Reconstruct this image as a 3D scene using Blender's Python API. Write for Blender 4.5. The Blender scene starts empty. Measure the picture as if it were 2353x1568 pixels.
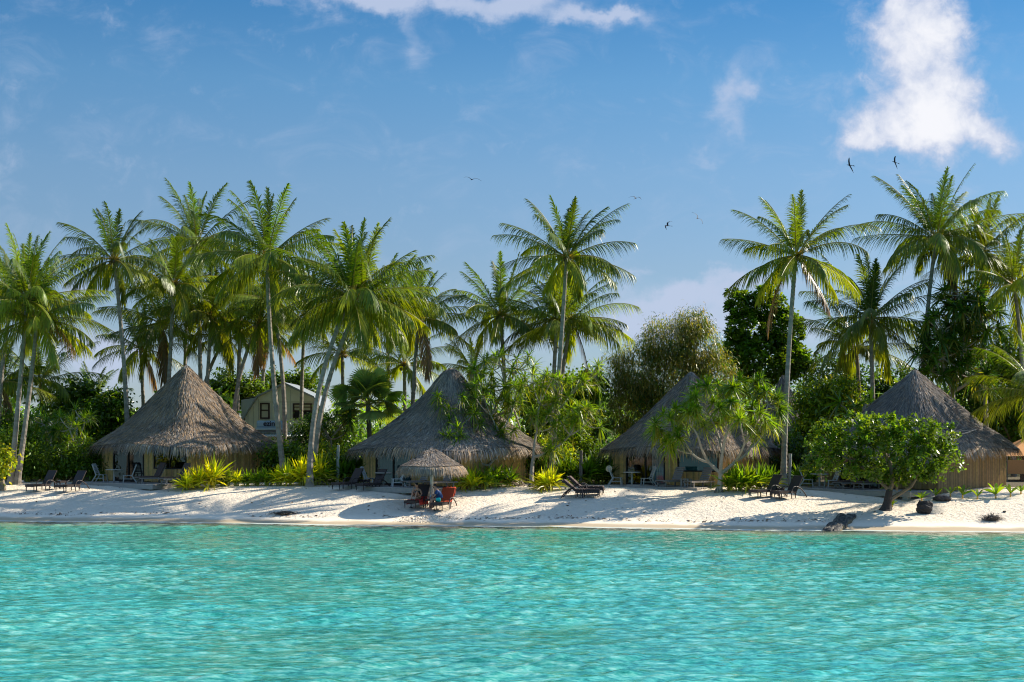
import bpy, math, random
import numpy as np
from mathutils import Vector, Matrix

# ------------------------------------------------------------------ camera, sky, sun, exposure
F, CX, HY, H = 3600.0, 1176.5, 984.0, 4.8      # focal length, centre and horizon in 2353-px-wide picture units; eye height in m
scene = bpy.context.scene
cam_d = bpy.data.cameras.new("camera")
cam = bpy.data.objects.new("camera", cam_d)
scene.collection.objects.link(cam)
scene.camera = cam
cam.location = (0, 0, H)
cam.rotation_euler = (math.radians(90), 0, 0)
cam_d.sensor_width = 36
cam_d.lens = 36 * F / 2353
cam_d.shift_y = (HY - 784) / 2353
cam_d.clip_start = 0.5
cam_d.clip_end = 12000

SUN_EL, SUN_AZ = 36.0, 24.0                     # elevation; angle from +X towards +Y (behind the trees, to the right)
sun_dir = Vector((math.cos(math.radians(SUN_EL)) * math.cos(math.radians(SUN_AZ)),
                  math.cos(math.radians(SUN_EL)) * math.sin(math.radians(SUN_AZ)),
                  math.sin(math.radians(SUN_EL))))
sun_l = bpy.data.lights.new("sun", 'SUN')
sun_l.energy = 4.6
sun_l.angle = math.radians(0.5)
sun_l.color = (1.0, 0.93, 0.80)
sun = bpy.data.objects.new("sun", sun_l)
scene.collection.objects.link(sun)
sun.rotation_euler = sun_dir.to_track_quat('Z', 'Y').to_euler()
sun.location = (60, 60, 60)

scene.view_settings.view_transform = 'Standard'
scene.view_settings.look = 'None'
scene.view_settings.exposure = 0.98
scene.view_settings.gamma = 1
scene.cycles.filter_width = 1.1
scene.cycles.use_denoising = True
scene.cycles.denoiser = 'OPENIMAGEDENOISE'
scene.cycles.denoising_input_passes = 'RGB_ALBEDO_NORMAL'
scene.cycles.denoising_prefilter = 'ACCURATE'
scene.cycles.max_bounces = 8
scene.cycles.transparent_max_bounces = 12
scene.cycles.caustics_reflective = False
scene.cycles.caustics_refractive = False
scene.render.resolution_x, scene.render.resolution_y = 1024, 682

world = bpy.data.worlds.new("World")
scene.world = world
world.use_nodes = True
wt = world.node_tree
wt.nodes.clear()


class NT:
    """small helper to write node trees as expressions"""
    def __init__(s, t): s.t = t
    def n(s, kind, ins=None, **props):
        nd = s.t.nodes.new(kind)
        for k, v in props.items(): setattr(nd, k, v)
        if ins:
            for k, v in ins.items():
                if isinstance(v, bpy.types.NodeSocket): s.t.links.new(v, nd.inputs[k])
                else: nd.inputs[k].default_value = v
        return nd
    def m(s, op, a, b=0.0, c=0.0, clamp=False):
        nd = s.n('ShaderNodeMath', {0: a, 1: b, 2: c}, operation=op)
        nd.use_clamp = clamp
        return nd.outputs[0]
    def vm(s, op, a, b=(0, 0, 0), out=0):
        return s.n('ShaderNodeVectorMath', {0: a, 1: b}, operation=op).outputs[out]
    def noise(s, vec, scale, detail=4.0, rough=0.55, out=0, dist=0.0):
        return s.n('ShaderNodeTexNoise', {'Vector': vec, 'Scale': scale, 'Detail': detail, 'Roughness': rough, 'Distortion': dist}).outputs[out]
    def ramp(s, fac, stops, interp='LINEAR'):
        nd = s.n('ShaderNodeValToRGB', {0: fac})
        cr = nd.color_ramp
        cr.interpolation = interp
        while len(cr.elements) < len(stops): cr.elements.new(0.5)
        for e, (p, c) in zip(cr.elements, stops):
            e.position = p
            e.color = (*c, 1) if len(c) == 3 else c
        return nd.outputs[0]
    def sstep(s, x, a, b):
        return s.n('ShaderNodeMapRange', {0: x, 1: a, 2: b, 3: 0.0, 4: 1.0}, interpolation_type='SMOOTHSTEP').outputs[0]
    def mix(s, fac, a, b, mode='MIX'):
        nd = s.n('ShaderNodeMix', {0: fac}, data_type='RGBA', blend_type=mode)
        for k, v in ((6, a), (7, b)):
            if isinstance(v, bpy.types.NodeSocket): s.t.links.new(v, nd.inputs[k])
            else: nd.inputs[k].default_value = (*v, 1) if len(v) == 3 else v
        return nd.outputs[2]


SKYMUL = (0.147, 0.143, 0.137)


def build_sky():
    q = NT(wt)
    sky = q.n('ShaderNodeTexSky', sky_type='NISHITA')
    sky.sun_disc = False
    sky.sun_elevation = math.radians(SUN_EL)
    sky.sun_rotation = math.radians(90 - SUN_AZ)
    sky.altitude = 0
    sky.air_density = 1.0
    sky.dust_density = 0.0
    sky.ozone_density = 2.2
    D = q.n('ShaderNodeTexCoord').outputs['Generated']
    sep = q.n('ShaderNodeSeparateXYZ', {0: D})
    y = q.m('MAXIMUM', sep.outputs[1], 0.02)
    uv = q.n('ShaderNodeCombineXYZ', {0: q.m('DIVIDE', sep.outputs[0], y), 1: q.m('DIVIDE', sep.outputs[2], y), 2: 0.0}).outputs[0]
    warp = q.vm('SCALE', q.vm('SUBTRACT', q.noise(uv, 22, 5, 0.6, out=1), (0.5, 0.5, 0.5)), (0, 0, 0))
    wn = wt.nodes[-1]
    wn.inputs['Scale'].default_value = 0.055
    uvw = q.vm('ADD', uv, warp)

    def field(blobs, k):
        acc = None
        for (px, py, rx, ry, o) in blobs:
            d = q.vm('MULTIPLY', q.vm('SUBTRACT', uvw, ((px - CX) / F, (HY - py) / F, 0)), (F / rx, F / ry, 0))
            r2 = q.vm('DOT_PRODUCT', d, d, out=1)
            v = q.m('MULTIPLY', q.m('POWER', 2.718, q.m('MULTIPLY', r2, -1.0)), o)
            acc = v if acc is None else q.m('ADD', acc, v)
        return acc
    cum = [(2060, 30, 60, 70, 1), (2140, 20, 60, 80, 1), (2110, 120, 100, 90, 1), (2090, 230, 95, 80, .85), (2180, 215, 60, 70, .9),
           (2245, 205, 35, 40, .6), (2010, 290, 70, 60, .6), (2120, 320, 130, 50, .9), (2230, 320, 90, 60, .9), (1985, 335, 70, 28, .6),
           (2300, 345, 60, 30, .6), (1985, 205, 25, 18, .45), (2235, 105, 12, 14, .3), (2160, 270, 80, 60, .7)]
    thin = [(770, 0, 90, 32, .8), (900, -5, 150, 30, .8), (945, 35, 28, 50, .5), (1100, 5, 130, 30, .7), (1230, 15, 90, 34, .8), (1330, 60, 70, 26, .9),
            (1420, 45, 60, 16, .8), (960, 120, 38, 40, .36), (560, 0, 90, 10, .5),
            (1690, 205, 34, 36, .62), (1740, 215, 22, 30, .5), (1680, 265, 50, 30, .4), (1715, 300, 30, 34, .4), (1600, 345, 50, 16, .32), (1880, 220, 24, 24, .2),
            (1560, 685, 160, 30, 1.0), (1720, 655, 140, 20, .7), (1480, 745, 140, 30, .8), (1640, 750, 220, 36, .7), (1200, 800, 250, 40, .35),
            (225, 800, 75, 50, 1.0), (185, 672, 38, 26, .9), (230, 840, 110, 60, .6), (2080, 620, 110, 26, .4), (1465, 607, 30, 8, .35), (2000, 760, 400, 60, .3)]
    n1 = q.noise(uv, 26, 8, 0.62)
    n2 = q.noise(uv, 9, 5, 0.55)
    n3 = q.noise(uv, 75, 6, 0.6, dist=.8)
    nn = q.m('ADD', q.m('MULTIPLY', q.m('SUBTRACT', n1, 0.5), 1.9), q.m('ADD', q.m('MULTIPLY', q.m('SUBTRACT', n2, 0.5), 0.6), q.m('MULTIPLY', q.m('SUBTRACT', n3, 0.5), 0.9)))
    c = field(cum, 0)
    dens_c = q.sstep(q.m('ADD', q.m('MINIMUM', c, 1.5), nn), 0.10, 1.25)
    t = field(thin, 0)
    nt = q.noise(q.vm('MULTIPLY', uv, (1, 1.7, 1)), 20, 8, 0.62, dist=0.6)
    dens_t = q.m('MULTIPLY', q.sstep(q.m('ADD', q.m('MINIMUM', t, 1.0), q.m('MULTIPLY', q.m('SUBTRACT', nt, 0.5), 1.5)), -0.04, 1.0), 0.85)
    dens = q.m('MAXIMUM', dens_c, dens_t)
    # thick parts of the cloud are whiter, thin parts and its flank greyer
    core = q.sstep(q.m('ADD', c, q.m('MULTIPLY', nn, 1.3)), 0.6, 2.1)
    ccol = q.mix(core, (0.27, 0.31, 0.405), (0.47, 0.475, 0.50))
    mul = q.ramp(sep.outputs[2], [(0.0, (.180, .238, .362)), (.05, (.214, .256, .357)), (.10, (.24, .277, .35)), (.158, (.243, .308, .375)), (.215, (.192, .313, .395)), (.262, (.12, .273, .383)), (.42, (.62, .75, .85)), (.8, (.95, 1.0, 1.0))])
    skyc = q.mix(1.0, q.mix(1.0, sky.outputs[0], SKYMUL, 'MULTIPLY'), mul, 'MULTIPLY')
    front = q.sstep(sep.outputs[1], 0.05, 0.3)
    col = q.mix(q.m('MULTIPLY', dens, front), skyc, ccol)
    bg = q.n('ShaderNodeBackground', {0: col, 1: 1.0})
    out = q.n('ShaderNodeOutputWorld', {0: bg.outputs[0]})


build_sky()

# ------------------------------------------------------------------ helpers
rng = np.random.default_rng(7)
random.seed(7)
R = math.radians


def W(px, py, d):
    return np.array([(px - CX) / F * d, d, H + (HY - py) / F * d])


_T = rng.random((257, 257))


def vnoise(x, y):
    x = np.asarray(x, float); y = np.asarray(y, float)
    xi = np.floor(x).astype(int); yi = np.floor(y).astype(int)
    fx = x - xi; fy = y - yi
    fx = fx * fx * (3 - 2 * fx); fy = fy * fy * (3 - 2 * fy)
    a = _T[xi % 257, yi % 257]; b = _T[(xi + 1) % 257, yi % 257]
    c = _T[xi % 257, (yi + 1) % 257]; d = _T[(xi + 1) % 257, (yi + 1) % 257]
    return (a * (1 - fx) + b * fx) * (1 - fy) + (c * (1 - fx) + d * fx) * fy


def fbm(x, y, o=4):
    s = 0; a = 0.5
    for k in range(o):
        s = s + a * (vnoise(x * 2 ** k + 17 * k, y * 2 ** k + 31 * k) - 0.5)
        a *= 0.55
    return s


def shore(x):
    x = np.clip(x, -60, 60)
    return 76.7 - 0.185 * x + 0.30 * np.sin(x * 0.33 + 1) + 0.14 * np.sin(x * 0.9)


TT = np.array([-60, -12, -3, -1, 0, 1.5, 4, 6.5, 9, 12, 60, 3000.])
ZZ = np.array([-5, -1.6, -.45, -.14, 0, .21, .72, 1.16, 1.48, 1.60, 1.62, 1.62])


def gz(x, y):
    t = np.asarray(y - shore(x), float)
    return np.interp(t, TT, ZZ) + 0.06 * fbm(np.asarray(x) * .3, np.asarray(y) * .3, 2)


def gp(px, py):
    """the point of the ground seen at a picture position"""
    lo, hi = 60.0, 140.0
    for _ in range(40):
        d = (lo + hi) / 2
        z = float(gz((px - CX) / F * d, d))
        if HY + F * (H - z) / d > py: lo = d
        else: hi = d
    x = (px - CX) / F * d
    return (x, d, float(gz(x, d)))


class Geo:
    def __init__(s): s.v = []; s.f = []; s.c = []; s.n = 0
    def add(s, V, Q, col=(1, 1, 1)):
        V = np.asarray(V, float).reshape(-1, 3); Q = np.asarray(Q, int)
        c = np.asarray(col, float)
        if c.ndim == 1: c = np.tile(c[:3], (len(V), 1))
        s.v.append(V); s.c.append(c); s.f.append(Q + s.n); s.n += len(V)
        return s
    def box(s, c, size, col=(1, 1, 1), rot=None):
        h = np.array(size) / 2
        V = np.array([[x, y, z] for x in (-1, 1) for y in (-1, 1) for z in (-1, 1)]) * h
        if rot is not None: V = V @ np.array(rot).T
        return s.add(V + np.array(c), [[0, 1, 3, 2], [4, 6, 7, 5], [0, 4, 5, 1], [2, 3, 7, 6], [0, 2, 6, 4], [1, 5, 7, 3]], col)
    def bar(s, a, b, w, t, col=(1, 1, 1)):
        a = Vector(a); b = Vector(b)
        rot = np.array((b - a).to_track_quat('Z', 'X').to_matrix())
        return s.box((a + b) / 2, (w, t, (b - a).length), col, rot)
    def tube(s, pts, rad, sides=8, col=(1, 1, 1), cap=True):
        P = np.asarray(pts, float); n = len(P)
        rad = np.broadcast_to(np.asarray(rad, float), (n,))
        T = np.gradient(P, axis=0); T /= np.linalg.norm(T, axis=1)[:, None] + 1e-9
        ref = np.array([0, 1., 0]) if abs(T[:, 1]).mean() < .8 else np.array([1., 0, 0])
        A = np.cross(T, ref); A /= np.linalg.norm(A, axis=1)[:, None] + 1e-9
        B = np.cross(T, A)
        an = np.linspace(0, 2 * np.pi, sides, endpoint=False)
        V = P[:, None] + rad[:, None, None] * (A[:, None] * np.cos(an)[None, :, None] + B[:, None] * np.sin(an)[None, :, None])
        i, j = np.meshgrid(np.arange(n - 1), np.arange(sides), indexing='ij')
        j2 = (j + 1) % sides
        Q = np.stack([i * sides + j, i * sides + j2, (i + 1) * sides + j2, (i + 1) * sides + j], -1).reshape(-1, 4)
        base = s.n
        s.add(V, Q, col)
        if cap:
            for k, o in ((0, base), (n - 1, base + (n - 1) * sides)):
                s.v.append(P[k:k + 1]); s.c.append(s.c[-1][:1] if len(s.c[-1]) else np.ones((1, 3)))
                jj = np.arange(sides)
                s.f.append(np.stack([o + jj, o + (jj + 1) % sides, np.full(sides, s.n)], -1)); s.n += 1
        return s
    def strips(s, P0, D, L, w, droop, col, prof=(.5, 1, .08), Wv=None, side=None, flat=0.0):
        """blades: start, direction, length, width, sag"""
        P0 = np.atleast_2d(P0); N = len(P0)
        D = np.atleast_2d(D); D = D / (np.linalg.norm(D, axis=1)[:, None] + 1e-9)
        L = np.broadcast_to(np.asarray(L, float), (N,)); w = np.broadcast_to(np.asarray(w, float), (N,)); droop = np.broadcast_to(np.asarray(droop, float), (N,))
        if Wv is None:
            Wv = np.cross(D, np.array([0, 0, 1.])) + 1e-6
            Wv = Wv / (np.linalg.norm(Wv, axis=1)[:, None] + 1e-9)
            rl = rng.normal(0, .5, N)[:, None]
            Nn = np.cross(D, Wv)
            Wv = Wv * np.cos(rl) + Nn * np.sin(rl)
        else:
            Wv = Wv - (Wv * D).sum(1)[:, None] * D
            Wv = Wv / (np.linalg.norm(Wv, axis=1)[:, None] + 1e-9)
        K = len(prof)
        ss = np.linspace(0, 1, K)
        C = P0[:, None] + D[:, None] * (L[:, None] * ss[None])[..., None]
        C[..., 2] -= (droop * L)[:, None] * ss[None] ** 2
        if side is not None: C += side[:, None] * (L[:, None] * ss[None] ** 2)[..., None]
        hw = (w[:, None] * np.array(prof)[None])[..., None] * .5
        V = np.stack([C - Wv[:, None] * hw, C + Wv[:, None] * hw], 2).reshape(-1, 3)
        b = (np.arange(N) * 2 * K)[:, None] + (np.arange(K - 1) * 2)[None]
        Q = np.stack([b, b + 1, b + 3, b + 2], -1).reshape(-1, 4)
        col = np.asarray(col, float)
        if col.ndim == 1: col = np.tile(col, (N, 1))
        return s.add(V, Q, np.repeat(col, 2 * K, axis=0))
    def mesh(s, name, smooth=False):
        me = bpy.data.meshes.new(name)
        V = np.concatenate(s.v); C = np.concatenate(s.c)
        me.vertices.add(len(V)); me.vertices.foreach_set('co', V.astype(np.float32).ravel())
        loops = np.concatenate([f.ravel() for f in s.f])
        cnt = np.concatenate([np.full(len(f), f.shape[1]) for f in s.f])
        me.loops.add(len(loops)); me.loops.foreach_set('vertex_index', loops.astype(np.int32))
        st = np.concatenate([[0], np.cumsum(cnt)[:-1]])
        me.polygons.add(len(cnt)); me.polygons.foreach_set('loop_start', st.astype(np.int32))
        me.polygons.foreach_set('use_smooth', np.full(len(cnt), smooth))
        a = me.attributes.new('Col', 'FLOAT_COLOR', 'POINT')
        a.data.foreach_set('color', np.concatenate([C, np.ones((len(C), 1))], 1).astype(np.float32).ravel())
        me.update(calc_edges=True); me.validate()
        return me


def tag(o, label=None, cat=None, group=None, kind=None):
    if label: o['label'] = label
    if cat: o['category'] = cat
    if group: o['group'] = group
    if kind: o['kind'] = kind
    return o


def link(name, data, parent=None, loc=(0, 0, 0), rz=0.0):
    o = bpy.data.objects.new(name, data)
    scene.collection.objects.link(o)
    if parent is not None: o.parent = parent
    o.location = loc; o.rotation_euler = (0, 0, rz)
    return o


def obj(name, geo, mat, parent=None, loc=(0, 0, 0), rz=0.0, smooth=False):
    me = geo.mesh(name, smooth)
    for m in (mat if isinstance(mat, (list, tuple)) else [mat]): me.materials.append(m)
    return link(name, me, parent, loc, rz)


def thing(name, label, cat, loc=(0, 0, 0), rz=0.0, group=None):
    o = link(name, None, None, loc, rz)
    o.empty_display_size = .2
    return tag(o, label, cat, group)


kids = {}


def dup(root, loc, rz, label=None, group=None, scale=None):
    r = root.copy(); scene.collection.objects.link(r); r.location = loc; r.rotation_euler = (0, 0, rz)
    if label: r['label'] = label
    if group: r['group'] = group
    if scale: r.scale = (scale,) * 3
    for ch in [o for o in scene.objects if o.parent == root]:
        c = ch.copy(); scene.collection.objects.link(c); c.parent = r
        for g in [o for o in scene.objects if o.parent == ch]:
            d = g.copy(); scene.collection.objects.link(d); d.parent = c
    return r


# ------------------------------------------------------------------ materials
def new_mat(name):
    m = bpy.data.materials.new(name); m.use_nodes = True
    m.node_tree.nodes.clear()
    return m, NT(m.node_tree)


def pmat(name, col=None, rough=.7, attr=False, nscale=8, namt=.3, bump=0.0, bscale=60, spec=.4, metal=0.0, stretch=(1, 1, 1)):
    m, q = new_mat(name)
    co = q.n('ShaderNodeTexCoord').outputs['Object']
    v = q.vm('MULTIPLY', co, stretch)
    base = q.n('ShaderNodeAttribute', attribute_name='Col').outputs[0] if attr else q.mix(0.0, col, col)
    if col is not None and attr: base = q.mix(1.0, base, col, 'MULTIPLY')
    nz = q.noise(v, nscale, 5, .6)
    g = q.m('ADD', q.m('MULTIPLY', q.m('SUBTRACT', nz, .5), namt * 2.4), 1.0)
    gcol = q.n('ShaderNodeCombineColor', {0: g, 1: g, 2: g}).outputs[0]
    c = q.mix(1.0, base, gcol, 'MULTIPLY')
    p = q.n('ShaderNodeBsdfPrincipled', {'Base Color': c, 'Roughness': rough, 'Specular IOR Level': spec, 'Metallic': metal})
    if bump:
        b = q.n('ShaderNodeBump', {'Height': q.noise(v, bscale, 4, .6), 'Strength': bump, 'Distance': .02})
        q.t.links.new(b.outputs[0], p.inputs['Normal'])
    q.n('ShaderNodeOutputMaterial', {0: p.outputs[0]})
    return m


def leafmat(name, tint=(1, 1, 1), rough=.42, trans=.38, tcol=(1.25, 1.15, .35), spec=.5):
    m, q = new_mat(name)
    base = q.mix(1.0, q.n('ShaderNodeAttribute', attribute_name='Col').outputs[0], tint, 'MULTIPLY')
    p = q.n('ShaderNodeBsdfPrincipled', {'Base Color': base, 'Roughness': rough, 'Specular IOR Level': spec})
    t = q.n('ShaderNodeBsdfTranslucent', {0: q.mix(1.0, base, tcol, 'MULTIPLY')})
    mx = q.n('ShaderNodeMixShader', {0: trans, 1: p.outputs[0], 2: t.outputs[0]})
    q.n('ShaderNodeOutputMaterial', {0: mx.outputs[0]})
    return m


M = {}
M['palm'] = leafmat('palm_leaf', (1.0, 1.0, 1.0), .38, .45, (2.0, 1.7, .3), .4)
M['leaf'] = leafmat('broad_leaf', (1.1, 1.1, 1), .38, .48, (1.8, 1.6, .4), .5)
M['lily'] = leafmat('strap_leaf', (1.45, 1.45, 1), .4, .5, (1.8, 1.6, .35), .5)
M['thatch'] = pmat('thatch_straw', None, .85, attr=True, nscale=5, namt=.25, spec=.25)
M['bark'] = pmat('palm_bark', None, .9, attr=True, nscale=9, namt=.38, bump=.8, bscale=14, stretch=(1, 1, 4))
M['wood'] = pmat('weathered_wood', None, .75, attr=True, nscale=6, namt=.2, stretch=(1, 1, 1))
M['bamboo'] = pmat('bamboo_pole', None, .45, attr=True, nscale=7, namt=.45, stretch=(1, 1, .9))
M['paint'] = pmat('painted_board', None, .6, attr=True, nscale=3, namt=.12)
M['wicker'] = pmat('wicker', (.030, .018, .016), .5, nscale=40, namt=.5, bump=.5, bscale=120)
M['cushion'] = pmat('brown_cushion', (.075, .045, .035), .85, nscale=10, namt=.2)
M['cloth'] = pmat('cloth', None, .85, attr=True, nscale=12, namt=.15)
M['skin'] = pmat('skin', (.42, .22, .14), .5, nscale=15, namt=.08)
M['hair'] = pmat('hair', (.018, .011, .008), .5, nscale=60, namt=.4)
M['rock'] = pmat('dark_rock', None, .85, attr=True, nscale=6, namt=.5, bump=1.0, bscale=9)
M['metal'] = pmat('sheet_metal', None, .4, attr=True, nscale=4, namt=.12)
M['dark'] = pmat('interior_shade_paint', (.02, .018, .016), .9)  # near-black paint standing in for the shade of an unlit room
M['bird'] = pmat('black_feather', (.012, .010, .016), .7)


def glass_mat():
    m, q = new_mat('window_glass')
    fr = q.n('ShaderNodeFresnel', {'IOR': 1.5}).outputs[0]
    g = q.n('ShaderNodeBsdfGlossy', {0: (.9, .95, 1, 1), 1: .03})
    t = q.n('ShaderNodeBsdfTransparent', {0: (.40, .50, .50, 1)})
    mx = q.n('ShaderNodeMixShader', {0: q.m('ADD', q.m('MULTIPLY', fr, .7), .02, clamp=True), 1: t.outputs[0], 2: g.outputs[0]})
    q.n('ShaderNodeOutputMaterial', {0: mx.outputs[0]})
    return m


M['glass'] = glass_mat()


def sand_mat():
    m, q = new_mat('beach_sand')
    co = q.n('ShaderNodeTexCoord').outputs['Object']
    t = q.n('ShaderNodeAttribute', attribute_name='inland').outputs['Fac']
    n1 = q.noise(co, .7, 5, .6); n2 = q.noise(co, 9, 5, .7); n3 = q.noise(co, 60, 3, .7)
    dry = q.mix(n1, (.69, .575, .445), (.79, .68, .53))
    dry = q.mix(q.m('MULTIPLY', q.sstep(n2, .55, .75), .35), dry, (.46, .38, .30))
    smooth = q.mix(n2, (.79, .66, .50), (.82, .70, .55))
    tw = q.m('ADD', t, q.m('MULTIPLY', q.m('SUBTRACT', n1, .5), 1.0))
    c = q.mix(q.sstep(tw, 1.5, 2.2), smooth, dry)
    wet = q.sstep(tw, 1.25, .5)
    c = q.mix(wet, c, (.50, .385, .25))
    soil = q.mix(n2, (.07, .055, .03), (.16, .13, .08))
    c = q.mix(q.sstep(q.m('ADD', t, q.m('MULTIPLY', n1, 3)), 13.5, 15.5), c, soil)
    rough = q.m('SUBTRACT', .95, q.m('MULTIPLY', wet, .5))
    p = q.n('ShaderNodeBsdfPrincipled', {'Base Color': c, 'Roughness': rough, 'Specular IOR Level': .2})
    hgt = q.m('ADD', q.m('MULTIPLY', q.noise(co, 5, 4, .6), 1.0), q.m('MULTIPLY', n3, .15))
    b = q.n('ShaderNodeBump', {'Height': hgt, 'Strength': q.m('ADD', .05, q.m('MULTIPLY', q.sstep(tw, 1.4, 2.6), .95)), 'Distance': .12})
    q.t.links.new(b.outputs[0], p.inputs['Normal'])
    q.n('ShaderNodeOutputMaterial', {0: p.outputs[0]})
    return m


def water_mat():
    m, q = new_mat('lagoon_water')
    co = q.n('ShaderNodeTexCoord').outputs['Object']
    dp = q.n('ShaderNodeAttribute', attribute_name='offshore').outputs['Fac']     # metres out from the waterline
    big = q.noise(q.vm('MULTIPLY', co, (.6, 1, 1)), .09, 4, .6)
    mid = q.noise(q.vm('MULTIPLY', co, (.55, 1, 1)), 1.1, 5, .65, dist=.5)
    d2 = q.m('ADD', dp, q.m('MULTIPLY', q.m('SUBTRACT', big, .5), 10))
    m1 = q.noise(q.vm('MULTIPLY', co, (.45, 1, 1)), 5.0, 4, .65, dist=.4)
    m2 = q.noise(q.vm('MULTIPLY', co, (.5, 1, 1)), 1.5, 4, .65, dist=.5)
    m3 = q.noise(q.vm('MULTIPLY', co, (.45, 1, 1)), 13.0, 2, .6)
    mid = q.sstep(q.m('ADD', q.m('ADD', q.m('MULTIPLY', m1, .50), q.m('MULTIPLY', m2, .25)), q.m('MULTIPLY', m3, .25)), .37, .64)  # noise pattern for the painted caustics
    bed = q.ramp(mid, [(0.0, (.002, .13, .10)), (.38, (.03, .265, .21)), (.75, (.105, .38, .295)), (1.0, (.24, .485, .395))])  # pale caustic light and darker wave faces painted into the water colour
    near = q.mix(mid, (.02, .13, .085), (.11, .36, .25))  # same caustic pattern painted over the greener shallows
    near = q.mix(q.sstep(dp, .4, 5.0), (.40, .40, .24), near)
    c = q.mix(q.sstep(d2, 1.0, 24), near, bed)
    c = q.mix(q.m('MULTIPLY', q.sstep(big, .42, .66), .8), c, q.mix(1.0, c, (.40, .93, 1.04), 'MULTIPLY'))
    wide = q.noise(q.vm('MULTIPLY', co, (.35, 1, 1)), .16, 4, .6, dist=.8)
    g1 = q.m('ADD', .70, q.m('MULTIPLY', wide, .62))
    c = q.mix(1.0, c, q.n('ShaderNodeCombineColor', {0: g1, 1: g1, 2: g1}).outputs[0], 'MULTIPLY')
    foamn = q.noise(q.vm('MULTIPLY', co, (.5, 1, 1)), 3.0, 6, .7)
    foam = q.m('MULTIPLY', q.sstep(q.m('ADD', q.m('MULTIPLY', dp, -.7), foamn), -.25, .30), .8)
    nz = q.m('ADD', q.m('MULTIPLY', q.noise(q.vm('MULTIPLY', co, (.6, 1, 1)), 2.6, 4, .6, dist=.4), 1.0),
             q.m('MULTIPLY', q.noise(q.vm('MULTIPLY', co, (.7, 1, 1)), 8, 3, .6), .25))
    b = q.n('ShaderNodeBump', {'Height': nz, 'Strength': .6, 'Distance': .045})
    p = q.n('ShaderNodeBsdfPrincipled', {'Base Color': q.mix(foam, c, (.75, .8, .74)), 'Roughness': q.m('ADD', .07, q.m('MULTIPLY', foam, .5)),
                                        'IOR': 1.33, 'Specular IOR Level': .5, 'Normal': b.outputs[0]})
    tr = q.n('ShaderNodeBsdfTransparent', {0: (.78, .92, .80, 1)})
    gl = q.n('ShaderNodeBsdfGlossy', {0: (1, 1, 1, 1), 1: .06, 'Normal': b.outputs[0]})
    fr = q.n('ShaderNodeFresnel', {'IOR': 1.33, 'Normal': b.outputs[0]})
    clear = q.n('ShaderNodeMixShader', {0: fr.outputs[0], 1: tr.outputs[0], 2: gl.outputs[0]})
    op = q.m('MAXIMUM', q.sstep(q.m('ADD', dp, q.m('MULTIPLY', q.m('SUBTRACT', foamn, .5), 1.5)), .3, 4.0), foam)
    mx = q.n('ShaderNodeMixShader', {0: op, 1: clear.outputs[0], 2: p.outputs[0]})
    q.n('ShaderNodeOutputMaterial', {0: mx.outputs[0]})
    return m


# ------------------------------------------------------------------ ground and water
def grid(name, xs, ys, zf, mat, attr, af):
    X, Y = np.meshgrid(xs, ys, indexing='ij')
    Z = zf(X, Y)
    nx, ny = X.shape
    i, j = np.meshgrid(np.arange(nx - 1), np.arange(ny - 1), indexing='ij')
    Q = np.stack([i * ny + j, (i + 1) * ny + j, (i + 1) * ny + j + 1, i * ny + j + 1], -1).reshape(-1, 4)
    g = Geo(); g.add(np.stack([X, Y, Z], -1).reshape(-1, 3), Q)
    me = g.mesh(name, True)
    a = me.attributes.new(attr, 'FLOAT', 'POINT')
    a.data.foreach_set('value', af(X, Y).astype(np.float32).ravel())
    me.materials.append(mat)
    o = link(name, me)
    return tag(o, kind='structure')


def spread_out(a, b, step, lim, k=1.35):
    core = list(np.arange(a, b + 1e-6, step))
    s = step; x = a; lo = []
    while x > lim[0]: s *= k; x -= s; lo.append(x)
    s = step; x = b; hi = []
    while x < lim[1]: s *= k; x += s; hi.append(x)
    return np.array(lo[::-1] + core + hi)


def sand_z(X, Y):
    t = Y - shore(X)
    z = gz(X, Y)
    k = np.clip((t - 1.6) / .8, 0, 1) * np.clip((16 - t) / 3, 0, 1)
    z = z + k * (.07 * fbm(X * 1.6, Y * 1.6, 3) - .055 * np.clip(fbm(X * 4.1 + 9, Y * 4.1, 2), 0.02, 1))
    # heap of dug-up sand before the two sunbathers
    z += .16 * np.exp(-((X - (985 - CX) / F * 78.6) / .8) ** 2 - ((Y - 78.9) / .4) ** 2) * (1 + 1.5 * fbm(X * 9, Y * 9, 2))
    return z


sand = grid('sand_beach', spread_out(-33, 33, .15, (-3500, 3500)), spread_out(68, 97, .12, (40, 3500)), sand_z, sand_mat(), 'inland',
            lambda X, Y: Y - shore(X))

_w = []
for k in range(64):
    lam = .27 * (7.5 ** (k / 63.0)) * (.85 + .3 * rng.random())
    th = R(-80) + rng.normal(0, .6)
    _w.append((2 * np.pi / lam * math.cos(th), 2 * np.pi / lam * math.sin(th), lam * .0044 * (1 if lam < 1.1 else .5), rng.random() * 6.28))


def water_z(X, Y):
    z = np.zeros_like(X)
    Xw = X + .5 * fbm(X * .4, Y * .4, 2); Yw = Y + .5 * fbm(X * .4 + 50, Y * .4, 2)
    for kx, ky, a, p in _w: z += a * np.sin(kx * Xw + ky * Yw + p)
    z = z + .25 * np.abs(z) - .01
    amp = .55 + 1.1 * vnoise(X * .16 + 5, Y * .25)
    t = shore(X) - Y
    far = np.clip((np.abs(X) - 34) / 20, 0, 1) + np.clip((20 - Y) / 10, 0, 1)
    return z * amp * np.clip((t + .3) / 3, .12, 1) * np.clip(1 - far, 0, 1)


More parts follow.
